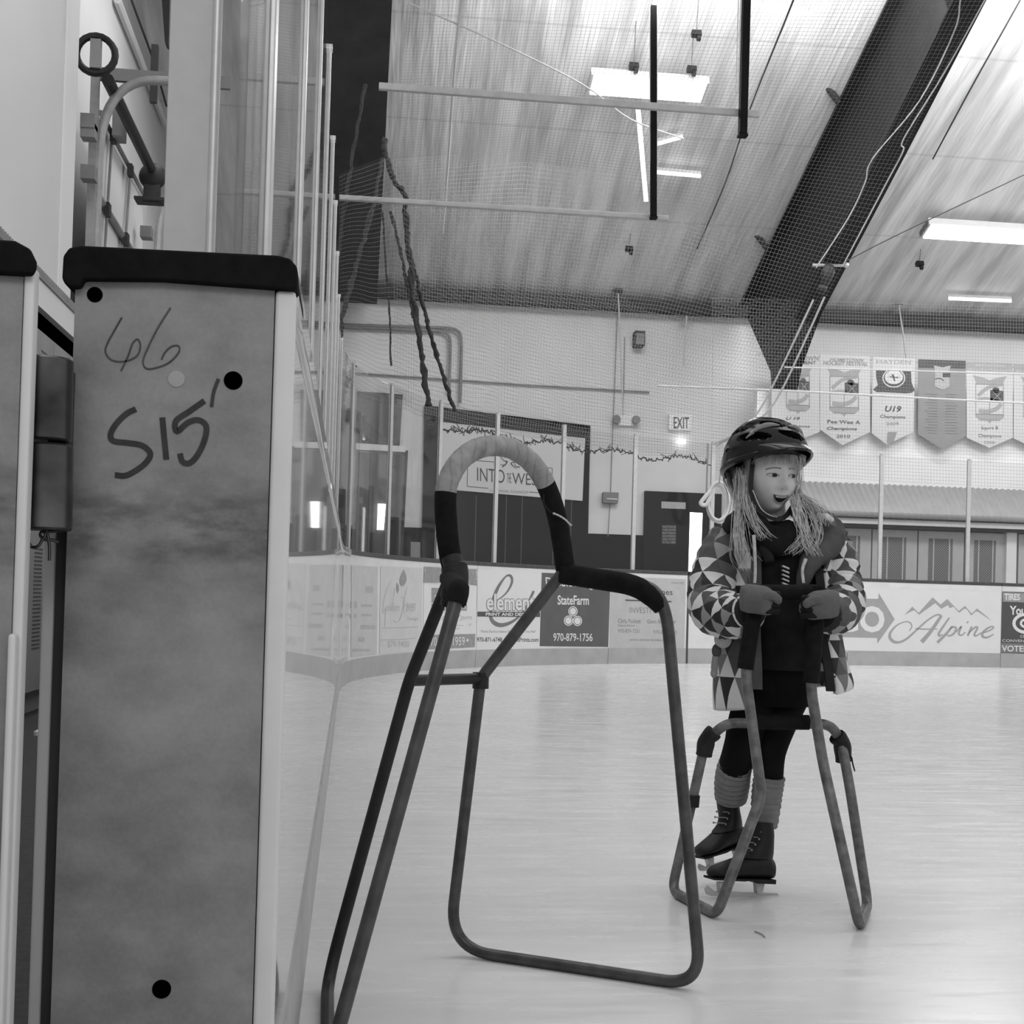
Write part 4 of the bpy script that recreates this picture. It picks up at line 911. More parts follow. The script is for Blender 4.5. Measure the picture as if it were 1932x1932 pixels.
rope('net edge rope climbing the right steel beam, inner strand', [(1540, 505, 14.7), (1600, 412, 14.3), (1632, 345, 13.9), (1646, 300, 13.6), (1735, 190, 12.9), (1800, 60, 12.2), (1812, 0, 11.9)], .007)
rope('pale slack line slanting down the roof to the ceiling light', [(770, 5, 11.5), (950, 85, 12), (1100, 160, 12.5), (1190, 225, 13), (1290, 262, 13.4)], .008)
rope('vertical pale line in front of the roof left of centre', [(872, -10, 11.5), (860, 100, 12), (846, 300, 13.3), (835, 440, 14)], .013)
rope('thin dark line running down the roof beside the right black pole', [(1497, 0, 12), (1415, 205, 13.5), (1370, 340, 14.5), (1315, 470, 15.5)], .009, m_dcord)
rope('thin line slanting across the roof right of the steel beam', [(1598, 492, 15), (1700, 440, 15), (1932, 330, 15)], .006, m_dcord)
rope('thin dark line down the roof at the top right', [(1925, 0, 13), (1830, 170, 14), (1760, 300, 15)], .009, m_dcord)
# coiled hose on the glass post left of the child
t = thing('hose_coil', 'pale coiled hose hanging on the glass post left of the child', 'hose', PZ(1358, 950, 15.3))
for k, (dx, dy, rx, ry) in enumerate([(0, 0, 20, 36), (3, 3, 22, 38), (-4, 5, 18, 34)]):
    m = MB(); m.tube([PZ(1356+dx+rx*cos(a), 945+dy+ry*sin(a), 15.32+.02*k) for a in [2*pi*i/28 for i in range(28)]], .016, 6, closed=True); build(m, 'loop', m_cord, t)
m = MB(); m.tube(smooth_path([PZ(x, y, 15.3) for x, y in ((1341, 925), (1330, 938), (1322, 950), (1332, 952), (1342, 935))], 5), .025, 8); build(m, 'nozzle', m_cord, t)
m = MB(); m.tube([PZ(1336, 836, 15.4), PZ(1333, 930, 15.3)], .01, 6); m.tube([PZ(1362, 868, 15.3), PZ(1357, 912, 15.3)], .006, 6); build(m, 'hanging_line', m_grey, t)

# ================================================================ hall at the left: overhead door, lockers
xD = -2.0
def dx(x, y, X=xD): return PX(x, y, X)
td = thing('overhead_door', 'white sectional overhead door with dark joints behind the left wall', 'door', dx(250, 400))
def xs(quad, X, th=-.03): return MB().prism([PX(x, y, X) for x, y in quad], Vector((th, 0, 0)))
m_dpan = M('door_panel_white', .66, .6, .03, 2)
q1, q2 = PX(183, 190, -2.06), PX(277, 375, -2.06)
build(MB().prism([q1, q2, Vector((-2.06, q2.y, .0)), Vector((-2.06, q1.y, .0))], Vector((-.03, 0, 0))), 'door_panel', m_dpan, td)
for a, c in (((211, 262), (196, 500)), ((246, 330), (233, 500))): 
    m = MB(); A, B = dx(*a, -2.03), dx(*c, -2.03); m.tube([A, B], .012, 6); build(m, 'stile', m_grey, td)
for a, c, w in (((190, 212), (277, 378), .02), ((178, 358), (258, 490), .03)):
    m = MB(); A, B = dx(*a, -2.03), dx(*c, -2.03); m.tube([A, B], w, 6); build(m, 'joint_rail', m_grey, td)
for x, y in ((203, 396), (238, 452), (214, 258), (246, 322)):
    m = MB(); m.obox(dx(x, y, -2.0), XA*.02, YA*.05, ZA*.05); build(m, 'roller_hinge', m_steel, td)
tr = thing('door_track', 'pale curved roller track of the overhead door with brackets', 'track', dx(160, 460, -1.95))
def track(pts, r=.028): return MB().tube(fillet([PX(*q) for q in pts], .5, 10), r, 8)
m_trk = M('galvanised_track', .34, .45, .15, 10, metal=.3)
A = PX(172, 470, -1.96); B = PX(180, 200, -1.96); zt = PX(185, 150, -1.96).z
m = MB(); m.tube(fillet([Vector((-1.93, A.y, .0)), Vector((-1.93, A.y, zt)), Vector((-1.1, A.y, zt+.02))], .62, 12), .035, 10); build(m, 'track', m_trk, tr)
m = MB(); m.box((-1.99, A.y-.07, 0), (-1.93, A.y-.03, zt+.25)); build(m, 'jamb_angle', m_trk, tr)
for y in (232, 250, 328):
    q = PX(168, y, -1.95); m = MB(); m.obox(q, XA*.05, YA*.06, ZA*.05); build(m, 'bracket', m_grey, tr)
m = MB(); m.box((-1.95, A.y-.02, zt-.02), (-1.0, A.y+.02, zt+.07)); build(m, 'header_bar', m_grey, tr)
C = PX(291, 470, -1.96)
tr2 = thing('door_track', 'far curved roller track of the overhead door beside the wide glass plate', 'track', C)
z2_ = PX(291, 372, -1.96).z
m = MB(); m.tube(fillet([Vector((-1.93, C.y, .0)), Vector((-1.93, C.y, z2_)), Vector((-1.6, C.y, z2_+.25))], .4, 10), .035, 8); build(m, 'track', m_trk, tr2)
m = MB(); m.obox(PX(277, 440, -1.95), XA*.05, YA*.07, ZA*.05); build(m, 'bracket', m_grey, tr2)
tsf = thing('torsion_shaft', 'dark round torsion shaft with end drum above the overhead door', 'door spring', PX(245, 240, -1.85))
A, B = PX(203, 150, -1.85), PX(284, 318, -1.85)
m = MB(); m.tube([A, B], .045, 12); build(m, 'shaft', m_black, tsf)
q = PX(288, 333, -1.85); m = MB(); m.ball(q, XA*.12, YA*.06, ZA*.12, 12); build(m, 'drum', m_black, tsf)
m = MB(); m.obox(q-ZA*.16, XA*.07, YA*.04, ZA*.08); m.obox(q-ZA*.22, XA*.14, YA*.1, ZA*.012); build(m, 'bearing_bracket', m_steel, tsf)
q = PX(181, 103, -1.86); m = MB(); m.tube([q+Vector((0, .0, 0))+XA*cos(a)*.13+ZA*sin(a)*.13 for a in [2*pi*i/20 for i in range(20)]], .025, 8, closed=True); build(m, 'cable_drum', m_black, tsf)
m = MB(); m.obox(q, XA*.035, YA*.03, ZA*.10); build(m, 'drum_plate', m_lock, tsf); m = MB(); m.obox(PX(226, 228, -1.95), XA*.04, YA*.1, ZA*.15); build(m, 'centre_bracket', m_grey, tsf)
m = MB(); m.tube([PX(248, 0, -2.2), PX(292, 120, -2.2), PX(314, 200, -2.2)], .012, 6); build(m, 'door_cable', m_dcord, None, 'thin dark cable running along the wall above the overhead door', 'cable')
m = MB(); m.tube([PX(222, 0, -2.25), PX(312, 235, -2.25)], .035, 6); struct(m, 'trim_13', m_halltrim)
m = MB(); A = PX(291, 140, -1.9); m.obox(A, XA*.03, YA*.03, ZA*.26); build(m, 'hanging_bar', m_black, None, 'short black bar hanging above the overhead door track', 'bar')
m = MB(); m.prism([PZ(303, -30, 9), PZ(321, -30, 9), PZ(318, 85, 9), PZ(311, 80, 9)], Vector((0, .1, 0))); build(m, 'hanging_strap', m_black, None, 'short black strap at the top edge left of the wide glass plate', 'strap')
# lockers
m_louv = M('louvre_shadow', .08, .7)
xL = -1.74
y0 = PX(44, 1300, xL).y-.02; zt = PX(66, 612, xL).z; zb = .12
y1 = PX(112, 1300, xL).y; w = (PX(78, 1300, xL).y-PX(45, 1300, xL).y)
lb = ['tall grey locker nearest to the open gate', 'second tall grey locker seen through the gap behind the hinge', 'third tall grey locker seen through the gap behind the hinge', 'tall grey locker farthest back in the gap']
for i in range(4):
    a = y0+(i-1)*w; L = Vector((xL-.2, a+w/2, 0)); t = thing('locker', lb[i], 'locker', L, 'row of lockers')
    m = MB(); m.box((xL-.155, a, zb), (xL-.01, a+w, zt)); m.box((xL-.15, a, 0), (xL-.06, a+w, zb)); build(m, 'body', m_lock, t)
    m = MB(); m.box((xL-.009, a+.006, zb+.02), (xL+.012, a+w-.006, zt-.02)); d = build(m, 'door', m_lock, t)
    for z0_, nk, nm in ((zb+.25, 26, 'lower_louvres'), (zt-.5, 18, 'upper_louvres')):
        m = MB()
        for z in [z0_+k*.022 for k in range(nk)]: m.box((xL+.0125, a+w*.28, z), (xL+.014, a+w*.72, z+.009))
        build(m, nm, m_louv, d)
    m = MB(); m.obox((xL+.02, a+w*.82, 1.05), XA*.01, YA*.012, ZA*.05); build(m, 'latch', m_alu, d)
m = MB(); m.box((xL-.3, 4.0, zt+.015), (xL-.02, 9.2, zt+.10)); struct(m, 'trim_14', m_hole)
m = MB(); m.box((xL-.4, 4.0, zt+.10), (xL+.02, 9.2, zt+.25)); struct(m, 'trim_15', m_halltrim)
m = MB()
for i in range(110): m.obox((xL+.01, 5+i*.045, zt+.28), XA*.004, YA*.008, ZA*.035)
m.box((xL-.0, 4.9, zt+.245), (xL+.03, 9.9, zt+.26)); build(m, 'bristle_strip', m_grey, None, 'row of short bristles on the ledge above the lockers', 'brush strip')
m = MB(); m.lathe(PX(70, 1388, xL+.25), ZA, [(0, .0), (0, .018), (.02, .018), (.03, 0)], 10); build(m, 'door_stop', m_alu, None, 'tiny shiny door stop on the dark floor in front of the lockers', 'door stop')
# ================================================================ skating aids
m_tube = M('worn_grey_steel', .065, .36, .35, 25, metal=.4)
m_tubed = M('dark_tube_steel', .014, .45, .4, 20, spec=.25)  # darker tone for the left back leg and crossbar
m_tubel = M('worn_light_steel', .24, .4, .3, 30, metal=.5)
m_foam = M('black_foam', .008, .85, .4, 40, bmp=.2, spec=.12)
def wrap_mat():
    m, nt, b = nodes('cloth_tape'); n = noise(nt, 25, 5, (1, 1, 1)); tc = nt.nodes.new('ShaderNodeTexCoord'); w = nt.nodes.new('ShaderNodeTexWave'); w.inputs['Scale'].default_value = 14; w.inputs['Distortion'].default_value = 5; w.inputs['Detail'].default_value = 3
    nt.links.new(tc.outputs['Object'], w.inputs[0]); v = mathn(nt, 'ADD', rng(nt, n, .3, .7, .33, .17), rng(nt, w.outputs[1], 0, .12, -.05, 0)); nt.links.new(v, b.inputs['Base Color']); b.inputs['Roughness'].default_value = .8
    bump(nt, b, w.outputs[1], .2, .003); return m
m_tape = wrap_mat(); m_tapedark = M('dark_tape', .016, .55, .5, 30, bmp=.2, spec=.2)
m_string = M('pale_tape_end', .42, .8)
BL, FL, BR, FR = G(617, 1862), G(618, 2030), G(846, 1800), G(1322, 1872)
up = lambda p, r: Vector((p.x, p.y, r))
rt = .0118
def zc(p): return (p-O).dot(Fw)
ctr = (BL+FL+BR+FR)/4
t = thing('skating_aid', 'nearest bent-tube skating aid with taped arch handle, standing empty on the ice', 'skating aid', (ctr.x, ctr.y, 0))
bl_t = PZ(772, 1284, zc(BL)-.03); br_t = PZ(907, 1280, zc(BR)-.08)
al = PZ(848, 1092, zc(bl_t)-.02); ar = PZ(1060, 1082, zc(br_t)-.02)
fl_t = PZ(866, 1112, zc(FL)+.16); fr_t = PZ(1254, 1112, zc(FR)+.05)
lw = MB(); lw.tube(fillet([al, bl_t, up(BL, rt)+(bl_t-BL)*0, up(FL, rt)], [0, .03, .10, .0]), rt, 12); build(lw, 'left_back_leg', m_tubed, t)
fl_mid = fl_t.lerp(up(FL, rt), .5)
lw = MB(); lw.tube(fillet([fl_t, up(FL, rt), up(FL, rt).lerp(up(BL, rt), .3)], .08), rt, 12); build(lw, 'left_front_leg', m_tube, t, label='lighter worn front leg')
lw = MB(); lw.tube(fillet([al, fl_t, fl_t.lerp(up(FL, rt), .03)], .02), .0185, 12); build(lw, 'left_arm', m_foam, t)
lw = MB(); lw.tube(fillet([ar, br_t, up(BR, rt), up(FR, rt), fr_t, ar.lerp(fr_t, .6)], [0, .02, .10, .07, .09, 0], 12), rt, 12); build(lw, 'right_side_frame', m_tube, t)
Pf = fillet([ar, fr_t, up(FR, rt)], [0, .09, 0], 12)[:10]; lw = MB(); lw.tube(Pf, [.021]*7+[.0195, .0175, .0145], 14); build(lw, 'arm_foam', m_foam, t)
lw = MB(); lw.tube([bl_t, br_t], .0108, 12); build(lw, 'crossbar', m_tubed, t)
lw = MB(); lw.tube([br_t+Vector((0, 0, .012)), br_t-Vector((0, 0, .02))], .0165, 12); build(lw, 'crossbar_weld', m_tubed, t)
# arch handle
za, zb_ = zc(al), zc(ar)
def ap(x, y): u = (x-846)/(1062-846); return PZ(x, y, za+(zb_-za)*u)
arch = [ap(*q) for q in [(858, 1085), (848, 1040), (842, 985), (841, 930), (851, 895), (872, 865), (902, 846), (935, 841), (968, 848), (1000, 870), (1024, 903), (1042, 945), (1054, 990), (1062, 1040), (1068, 1084)]]
A = smooth_path(arch, 8); N = len(A)
build(MB().tube(A, rt, 12), 'handle', m_tube, t)
i0, i1 = int(N*.215), int(N*.735)
m = MB(); m.tube(A[i0:i1], [.0198+.0003*sin(k*1.7)+.0003*R.uniform(-1, 1) for k in range(i1-i0)], 18); build(m, 'grip_tape', m_tape, t, smooth=1.2)
m = MB(); m.tube(A[2:i0+1], [.0205]*(i0-1), 18); build(m, 'left_foam_sleeve', m_foam, t)
m = MB(); m.tube(A[i1-1:], [.0195]*(N-i1+1), 18); build(m, 'right_foam_sleeve', m_foam, t)
m = MB(); q = [PZ(852, 1052, za-.012), PZ(858, 1075, za-.02), PZ(858, 1100, za-.03), PZ(852, 1125, za-.03), PZ(846, 1146, za-.03)]; m.tube(smooth_path(q, 5), [.019]*4+[.0245]*8+[.021]*5+[.017]*4, 16); build(m, 'joint_tape', m_tapedark, t)
m = MB()
for k in range(7): 
    x = 838+k*6; m.tube([PZ(x, 1130, za-.05), PZ(x-2+R.uniform(-3, 3), 1146+R.uniform(0, 12), za-.05)], [.006, .002], 5)
build(m, 'torn_tape_edge', m_tapedark, t)
m = MB(); m.tube(smooth_path([PZ(x, y, zb_-.045) for x, y in ((1043, 968), (1055, 973), (1066, 980), (1074, 988), (1078, 992))], 4), [.0015, .0022]*8+[.0036], 6); build(m, 'tape_end', m_string, t)
m = MB(); m.tube(smooth_path([PZ(x, y, zb_-.04) for x, y in ((1020, 915), (1026, 930), (1027, 950), (1040, 968))], 4), .0012, 5); build(m, 'loose_thread', m_tapedark, t)

# the child's aid
FLk, FRk, BLk, BRk = G(1352, 1736), G(1621, 1757), G(1267, 1690), G(1637, 1716)
ctr = (FLk+FRk+BLk+BRk)/4
t2 = thing('skating_aid', 'bent-tube skating aid held by the child in the checked jacket', 'skating aid', (ctr.x, ctr.y, 0))
rk = .0125; zf = 3.10
hl, hr = PZ(1434, 1118, zf+.02), PZ(1541, 1118, zf+.02)
cl, cr = PZ(1368, 1364, 3.27), PZ(1568, 1366, 3.27)
m_tubek = M('scuffed_grey_steel', .13, .42, .45, 35, metal=.3)
m = MB(); m.tube(fillet([hl, PZ(1418, 1180, zf), PZ(1406, 1268, zf), PZ(1437, 1500, zf), up(FLk, rk), up(BLk, rk), PZ(1312, 1485, zc(BLk)-.02), PZ(1330, 1402, 3.29), cl, cl.lerp(cr, .3)], [0, .03, .04, .03, .03, .04, .02, .03, .03, 0], 8), rk, 12); build(m, 'left_side_frame', m_tubek, t2)
m = MB(); m.tube(fillet([hr, PZ(1540, 1160, zf), PZ(1529, 1295, zf), PZ(1553, 1440, zf), up(FRk, rk), up(BRk, rk), PZ(1604, 1490, zc(BRk)-.02), PZ(1588, 1402, 3.28), cr, cr.lerp(cl, .3)], [0, .03, .04, .03, .03, .04, .02, .03, .03, 0], 8), rk, 12); build(m, 'right_side_frame', m_tubek, t2)
m = MB(); m.tube([cl.lerp(cr, .15), cr.lerp(cl, .15)], rk*1.02, 12); build(m, 'crossbar', m_tubek, t2)
m = MB(); m.tube([PZ(1428, 1362, 3.27), PZ(1526, 1363, 3.27)], .0185, 16); build(m, 'crossbar_foam', m_foam, t2)
m = MB(); m.tube([hl, hr], .019, 14); build(m, 'handle_foam', m_foam, t2)
m = MB(); m.tube(fillet([PZ(1436, 1110, zf+.02), PZ(1418, 1178, zf), PZ(1406, 1262, zf)], .05), .0195, 16); build(m, 'left_leg_foam', m_foam, t2)
m = MB(); m.tube(fillet([PZ(1542, 1110, zf+.02), PZ(1540, 1165, zf), PZ(1530, 1288, zf)], .05), .0195, 16); build(m, 'right_leg_foam', m_foam, t2)
for q, nm in (([(1348, 1380, 3.285), (1334, 1396, 3.29), (1328, 1425, 3.295)], 'left_elbow_foam'), ([(1578, 1388, 3.275), (1588, 1402, 3.28), (1592, 1436, 3.285)], 'right_elbow_foam')):
    P = smooth_path([PZ(*v) for v in q], 6); m = MB(); m.tube(P, [.021+.001*sin(k) for k in range(len(P))], 14); build(m, nm, m_tapedark, t2)
m = MB(); m.tube(smooth_path([PZ(*v) for v in ((1598, 1425, 3.26), (1606, 1428, 3.26), (1609, 1442, 3.26), (1613, 1456, 3.26))], 4), [.002]*12+[.001], 5); build(m, 'loose_strap', m_tapedark, t2)
m = MB(); m.tube([PZ(1309, 1500, zc(BLk)-.02), PZ(1307, 1522, zc(BLk)-.02)], .0155, 12); build(m, 'dark_tape_band', m_tapedark, t2)

# ================================================================ the child
ER, EF = Vector((cos(YAW), -sin(YAW), 0)), Vector((sin(YAW), cos(YAW), 0))
ZB = 3.40
m_skin = M('skin', .56, .55, .05, 25, spec=.3); m_lip = M('lips', .24, .45, .05); m_mouth = M('mouth_dark', .010, .6); m_teeth = M('teeth', .55, .4, .02)
m_hair = M('blonde_hair', .42, .5, .35, 90); m_hairp = M('fine_blonde_hair', .46, .5, .25, 90)
m_shirt = M('dark_shirt', .012, .9, .3, 25, bmp=.1, spec=.1); m_legg = M('dark_leggings', .006, .9, .3, 20, spec=.1)
m_warm = M('grey_leg_warmer', .17, .9, .12, 40, bmp=.2); m_boot = M('black_skate_leather', .008, .5, .5, 18, spec=.25); m_blade = M('skate_blade_steel', .42, .35, .1, 20, metal=.4)
m_mitt = M('grey_mitten', .10, .85, .15, 30, bmp=.2); m_mittd = M('dark_mitten_palm', .014, .8, .2, 30, spec=.1); m_lining = M('dark_jacket_lining', .024, .8, .3, 12, spec=.1); m_hood = M('grey_hood_lining', .07, .75, .4, 10, bmp=.3, spec=.15)
m_helm = M('helmet_shell', .005, .16, .2, 6, spec=.38); m_vent = M('helmet_vent', .002, .9); m_helmg = M('helmet_silver_trim', .20, .25, .1, 10); m_strap = M('black_strap', .012, .7)
m_eyew = M('eye_white', .45, .3, .02); m_iris = M('iris', .012, .2); m_brow = M('eyebrow', .22, .8)
TS = .050
def tri_mat():
    m, nt, b = nodes('triangle_print'); tc = nt.nodes.new('ShaderNodeTexCoord'); sp = nt.nodes.new('ShaderNodeSeparateXYZ'); nt.links.new(tc.outputs['UV'], sp.inputs[0])
    S = TS; u = mathn(nt, 'DIVIDE', sp.outputs[0], S); v = mathn(nt, 'DIVIDE', sp.outputs[1], S)
    a = mathn(nt, 'SUBTRACT', u, mathn(nt, 'MULTIPLY', v, .57735)); c = mathn(nt, 'MULTIPLY', v, 1.1547)
    fa, fc = mathn(nt, 'FLOOR', a), mathn(nt, 'FLOOR', c); k = mathn(nt, 'GREATER_THAN', mathn(nt, 'ADD', mathn(nt, 'FRACT', a), mathn(nt, 'FRACT', c)), 1.0)
    cb = nt.nodes.new('ShaderNodeCombineXYZ'); nt.links.new(fa, cb.inputs[0]); nt.links.new(fc, cb.inputs[1]); nt.links.new(k, cb.inputs[2])
    wn = nt.nodes.new('ShaderNodeTexWhiteNoise'); wn.noise_dimensions = '3D'; nt.links.new(cb.outputs[0], wn.inputs['Vector'])
    h = wn.outputs['Value']; up_ = mathn(nt, 'ADD', mathn(nt, 'ADD', .07, mathn(nt, 'MULTIPLY', mathn(nt, 'GREATER_THAN', h, .28), .17)), mathn(nt, 'MULTIPLY', mathn(nt, 'GREATER_THAN', h, .5), .36))
    dn_ = mathn(nt, 'ADD', mathn(nt, 'ADD', .006, mathn(nt, 'MULTIPLY', mathn(nt, 'GREATER_THAN', h, .45), .05)), mathn(nt, 'MULTIPLY', mathn(nt, 'GREATER_THAN', h, .78), .09))
    nt.links.new(mix(nt, k, up_, dn_), b.inputs['Base Color']); b.inputs['Roughness'].default_value = .7; bump(nt, b, noise(nt, 18, 3), .35, .01); return m
m_tri = tri_mat()
def ringp(cx, cy, hw, zc_, hd, t0=0, t1=2*pi, n=28, tilt=0):
    c = PZ(cx, cy, zc_); a = hw/F*zc_
    ts = [t0+(t1-t0)*i/(n if abs(t1-t0-2*pi) < 1e-6 else n-1) for i in range(n)]
    return [c+ER*(a*cos(t_))+EF*(hd*sin(t_))+ZA*(tilt*cos(t_)) for t_ in ts]
def loft(mb, secs, t0=0, t1=2*pi, n=28, uvs=False, mi=0, sub=4, close=None, u0=0):
    """secs: (cx, cy, half width px, depth, half depth m)"""
    S = []
    K = len(secs)
    def cr(a, i):
        p = [secs[min(max(j, 0), K-1)][a] for j in (i-1, i, i+1, i+2)]; return p
    for i in range(K-1):
        for q in range(sub):
            tt = q/sub; v = []
            for a in range(len(secs[0])):
                p0, p1, p2, p3 = cr(a, i); v.append(.5*((2*p1)+(p2-p0)*tt+(2*p0-5*p1+4*p2-p3)*tt*tt+(3*p1-p0-3*p2+p3)*tt**3))
            S.append(v)
    S.append(list(secs[-1]))
    full = abs(t1-t0-2*pi) < 1e-6
    rows = [ringp(*v[:5], t0=t0, t1=t1, n=n, tilt=v[5] if len(v) > 5 else 0) for v in S]
    uv = None
    if uvs:
        Rm = max(v[2] for v in secs)/F*ZB*.85
        uv = [[(u0+(t0+(t1-t0)*i/n)*Rm, r[0].z) for i in range(n)] for r in rows]
    mb.grid(rows, mi, full if close is None else close, uv)
    if full:
        k = len(mb.v)-len(rows)*n; mb.f += [tuple(k+i for i in reversed(range(n))), tuple(k+(len(rows)-1)*n+i for i in range(n))]; mb.m += [mi, mi]
    return mb
def limb(mb, pts, rad, seg=16, mi=0, uvs=False, sub=6, wr=0, u0=0, v0=0, cap=True):
    P = smooth_path([PZ(*p) for p in pts], sub); n = len(P); Rr_ = []
    for i in range(n):
        f_ = i/(n-1)*(len(rad)-1); k = min(int(f_), len(rad)-2); Rr_.append((rad[k]*(1-(f_-k))+rad[k+1]*(f_-k))*(1+wr*sin(i*2.1)))
    o = len(mb.v); mb.tube(P, Rr_, seg, mi, cap)
    if uvs:
        L = 0; rm = max(1, round(2*pi*sum(rad)/len(rad)/TS))*TS/2/pi; mb.wrap = 2*pi*rm
        for i in range(n):
            if i: L += (P[i]-P[i-1]).length
            for k in range(seg):
                mb.uv[o+i*seg+k] = (u0+2*pi*rm*k/seg, v0+L)
    return mb
# head frame: the face turns to the viewer's right
HC = PZ(1453, 890, ZB-.02); hy = radians(13); HX = (ER*cos(hy)+EF*sin(hy)).normalized(); HF = (-EF*cos(hy)+ER*sin(hy)).normalized(); HZ = (ZA+ER*.0-HF*.0).normalized()
def hp(x, y, z): return HC+HX*x+HF*y+HZ*z
def g2(x, z, cx, cz, sx, sz): return exp(-((x-cx)/sx)**2-((z-cz)/sz)**2)
def front(x, z):
    """depth of the face surface"""
    rz = .108 if z < 0 else .105; rx = .065*(1-.30*max(0, -z/.108)**2.0); q = 1-(x/rx)**2-(z/rz)**2
    y = .088*sqrt(max(q, 0)) if q > 0 else 0
    k = 1 if q > .02 else 0
    y += k*(.021*g2(x, z, 0, -.040, .0095, .013)+.0075*g2(x, z, 0, -.018, .008, .02)+.005*g2(x, z, .012, -.045, .006, .006)+.005*g2(x, z, -.012, -.045, .006, .006))
    y += k*(.007*g2(x, z, .036, -.045, .018, .02)+.007*g2(x, z, -.036, -.045, .018, .02)-.008*g2(x, z, .027, -.016, .015, .011)-.008*g2(x, z, -.027, -.016, .015, .011))
    y += k*(.010*g2(x, z, 0, -.096, .022, .011)+.006*g2(x, z, 0, -.066, .026, .012)-.003*g2(x, z, 0, -.088, .02, .006)+.004*g2(x, z, 0, .012, .05, .014))
    return y
rows = []
for i in range(61):
    th_ = pi*i/60; r = []
    for k in range(96):
        ph_ = 2*pi*k/96; z = cos(th_); z = z*.105 if z > 0 else z*.108
        rx = .065*(1-.30*max(0, -z/.108)**2.0)
        x = rx*sin(th_)*cos(ph_); yb_ = sin(th_)*sin(ph_)
        y = front(x, z) if yb_ >= 0 else .092*yb_*(1-.15*max(0, -z/.108))
        if yb_ >= 0 and abs(yb_) < .12: y = .088*yb_
        r.append(hp(x, y, z))
    rows.append(r)
pc = PZ(1460, 1200, ZB); pb_ = Vector((pc.x, pc.y, 0))
b = MB(); b.grid(rows, 0, True)
limb(b, [(1452, 950, ZB), (1455, 985, ZB+.01), (1458, 1030, ZB+.02)], [.040, .037, .048])
for s_ in (-1, 1): b.ball(hp(.063*s_, -.012, -.016), HX*.010, HF*.018, HZ*.028, 8)
loft(b, [(1465, 1020, 60, ZB+.01, .05), (1465, 1100, 68, ZB, .07), (1465, 1200, 66, ZB, .075), (1465, 1290, 60, ZB, .075)], n=20)
person = build(b, 'person', m_skin, None, 'child in a triangle-print jacket and dark helmet, leaning on a skating aid and looking right', 'person', smooth=1.2)
PP = person
# face
for s_, off_ in ((-1, .0035), (1, .0035)):
    cx, cz = .0265*s_, -.017; fy = front(cx, cz)
    rows = []
    for j in range(9):
        v = j/8*2-1; r = []
        for k in range(17):
            u = k/16*2-1; hh = (.0056 if v > 0 else .0038)*(1-u*u)**.8; x = cx+u*.0125; z = cz+v*hh+.0012*u*s_; r.append(hp(x, front(x, z)+.0012+.002*(1-u*u)*(1-v*v), z))
        rows.append(r)
    e = build(MB().grid(rows), 'eye', m_eyew, PP, smooth=1.5)
    m = MB(); cx2 = cx+.0038; vs = []
    for a in range(20):
        x = cx2+.0052*cos(2*pi*a/20); z = cz+.0005+max(-.0040, min(.0046, .0054*sin(2*pi*a/20))); vs.append(hp(x, front(x, z)+.0040, z))
    m.add(vs, [tuple(range(20))]); build(m, 'iris', m_iris, e)
    m = MB(); m.tube([hp(cx+u*.0135, front(cx+u*.0135, cz)+.0028, cz+.0056*(1-u*u)**.8+.0012*u*s_) for u in [k/8-1 for k in range(17)]], .0011, 5); build(m, 'eyelid', m_brow, PP)
    m = MB(); m.tube([hp(cx+u*.016, front(cx+u*.016, cz+.016)+.0015, cz+.0155+.003*(1-u*u)-.001*u*s_) for u in [k/6-1 for k in range(13)]], .0016, 5); build(m, 'eyebrow', m_brow, PP)
def mshape(u, k): return (-.0665-.001*(1-u*u)+.0035*u*u) if k else (-.0665-.017*(1-u*u)**.75+.0035*u*u)
rows = [[hp(u*.0200, front(u*.0200, z_)+.0016, z_) for u in [k/12-1 for k in range(25)] for z_ in [mshape(u, 1)*(1-q/6)+mshape(u, 0)*q/6]] for q in range(7)]
mo = build(MB().grid(rows), 'mouth', m_mouth, PP, smooth=1.5)
rows = [[hp(u*.015, front(u*.015, z_)+.0024, z_) for u in [k/8-1 for k in range(17)] for z_ in [mshape(u*.75, 1)-.0005-.0042*q]] for q in (0, 1)]
build(MB().grid(rows), 'teeth', m_teeth, mo)
for k in (1, 0):
    m = MB(); m.tube([hp(u*.0205, front(u*.0205, mshape(u, k))+.0012, mshape(u, k)) for u in [q/10-1 for q in range(21)]], [.0008+.0016*(1-(q/10-1)**2) for q in range(21)], 6); build(m, 'lip', m_lip, PP)
m = MB()
for s_ in (-1, 1): m.ball(hp(.0055*s_, front(.0055*s_, -.050)+.0006, -.0505), HX*.0022, HF*.001, HZ*.0014, 5)
build(m, 'nostrils', m_lip, PP)

# dark top and leggings
m = MB(); loft(m, [(1478, 985, 32, ZB-.01, .05), (1478, 1010, 48, ZB-.02, .065), (1475, 1060, 62, ZB-.02, .082), (1475, 1130, 66, ZB-.03, .088), (1475, 1200, 66, ZB-.03, .092), (1475, 1262, 64, ZB-.03, .094)], n=28); shirt = build(m, 'dark_top', m_shirt, PP)
m = MB(); patch(m, [(1477, 1062), (1490, 1066), (1491, 1108), (1479, 1104)], lambda x, y: PZ(x, y, ZB-.135), 4); 
m = MB()
for k in range(6): m.prism([PZ(x, y, ZB-.132) for x, y in ((1477, 1066+k*8), (1489, 1071+k*8), (1489.5, 1074.5+k*8), (1477.5, 1069.5+k*8))], EF*.02)
build(m, 'striped_tag', m_hairp, shirt, label='pale striped print on the dark top')
m = MB()
loft(m, [(1470, 1240, 64, ZB-.01, .082), (1466, 1290, 66, ZB-.005, .085), (1464, 1330, 64, ZB, .08)], n=24)
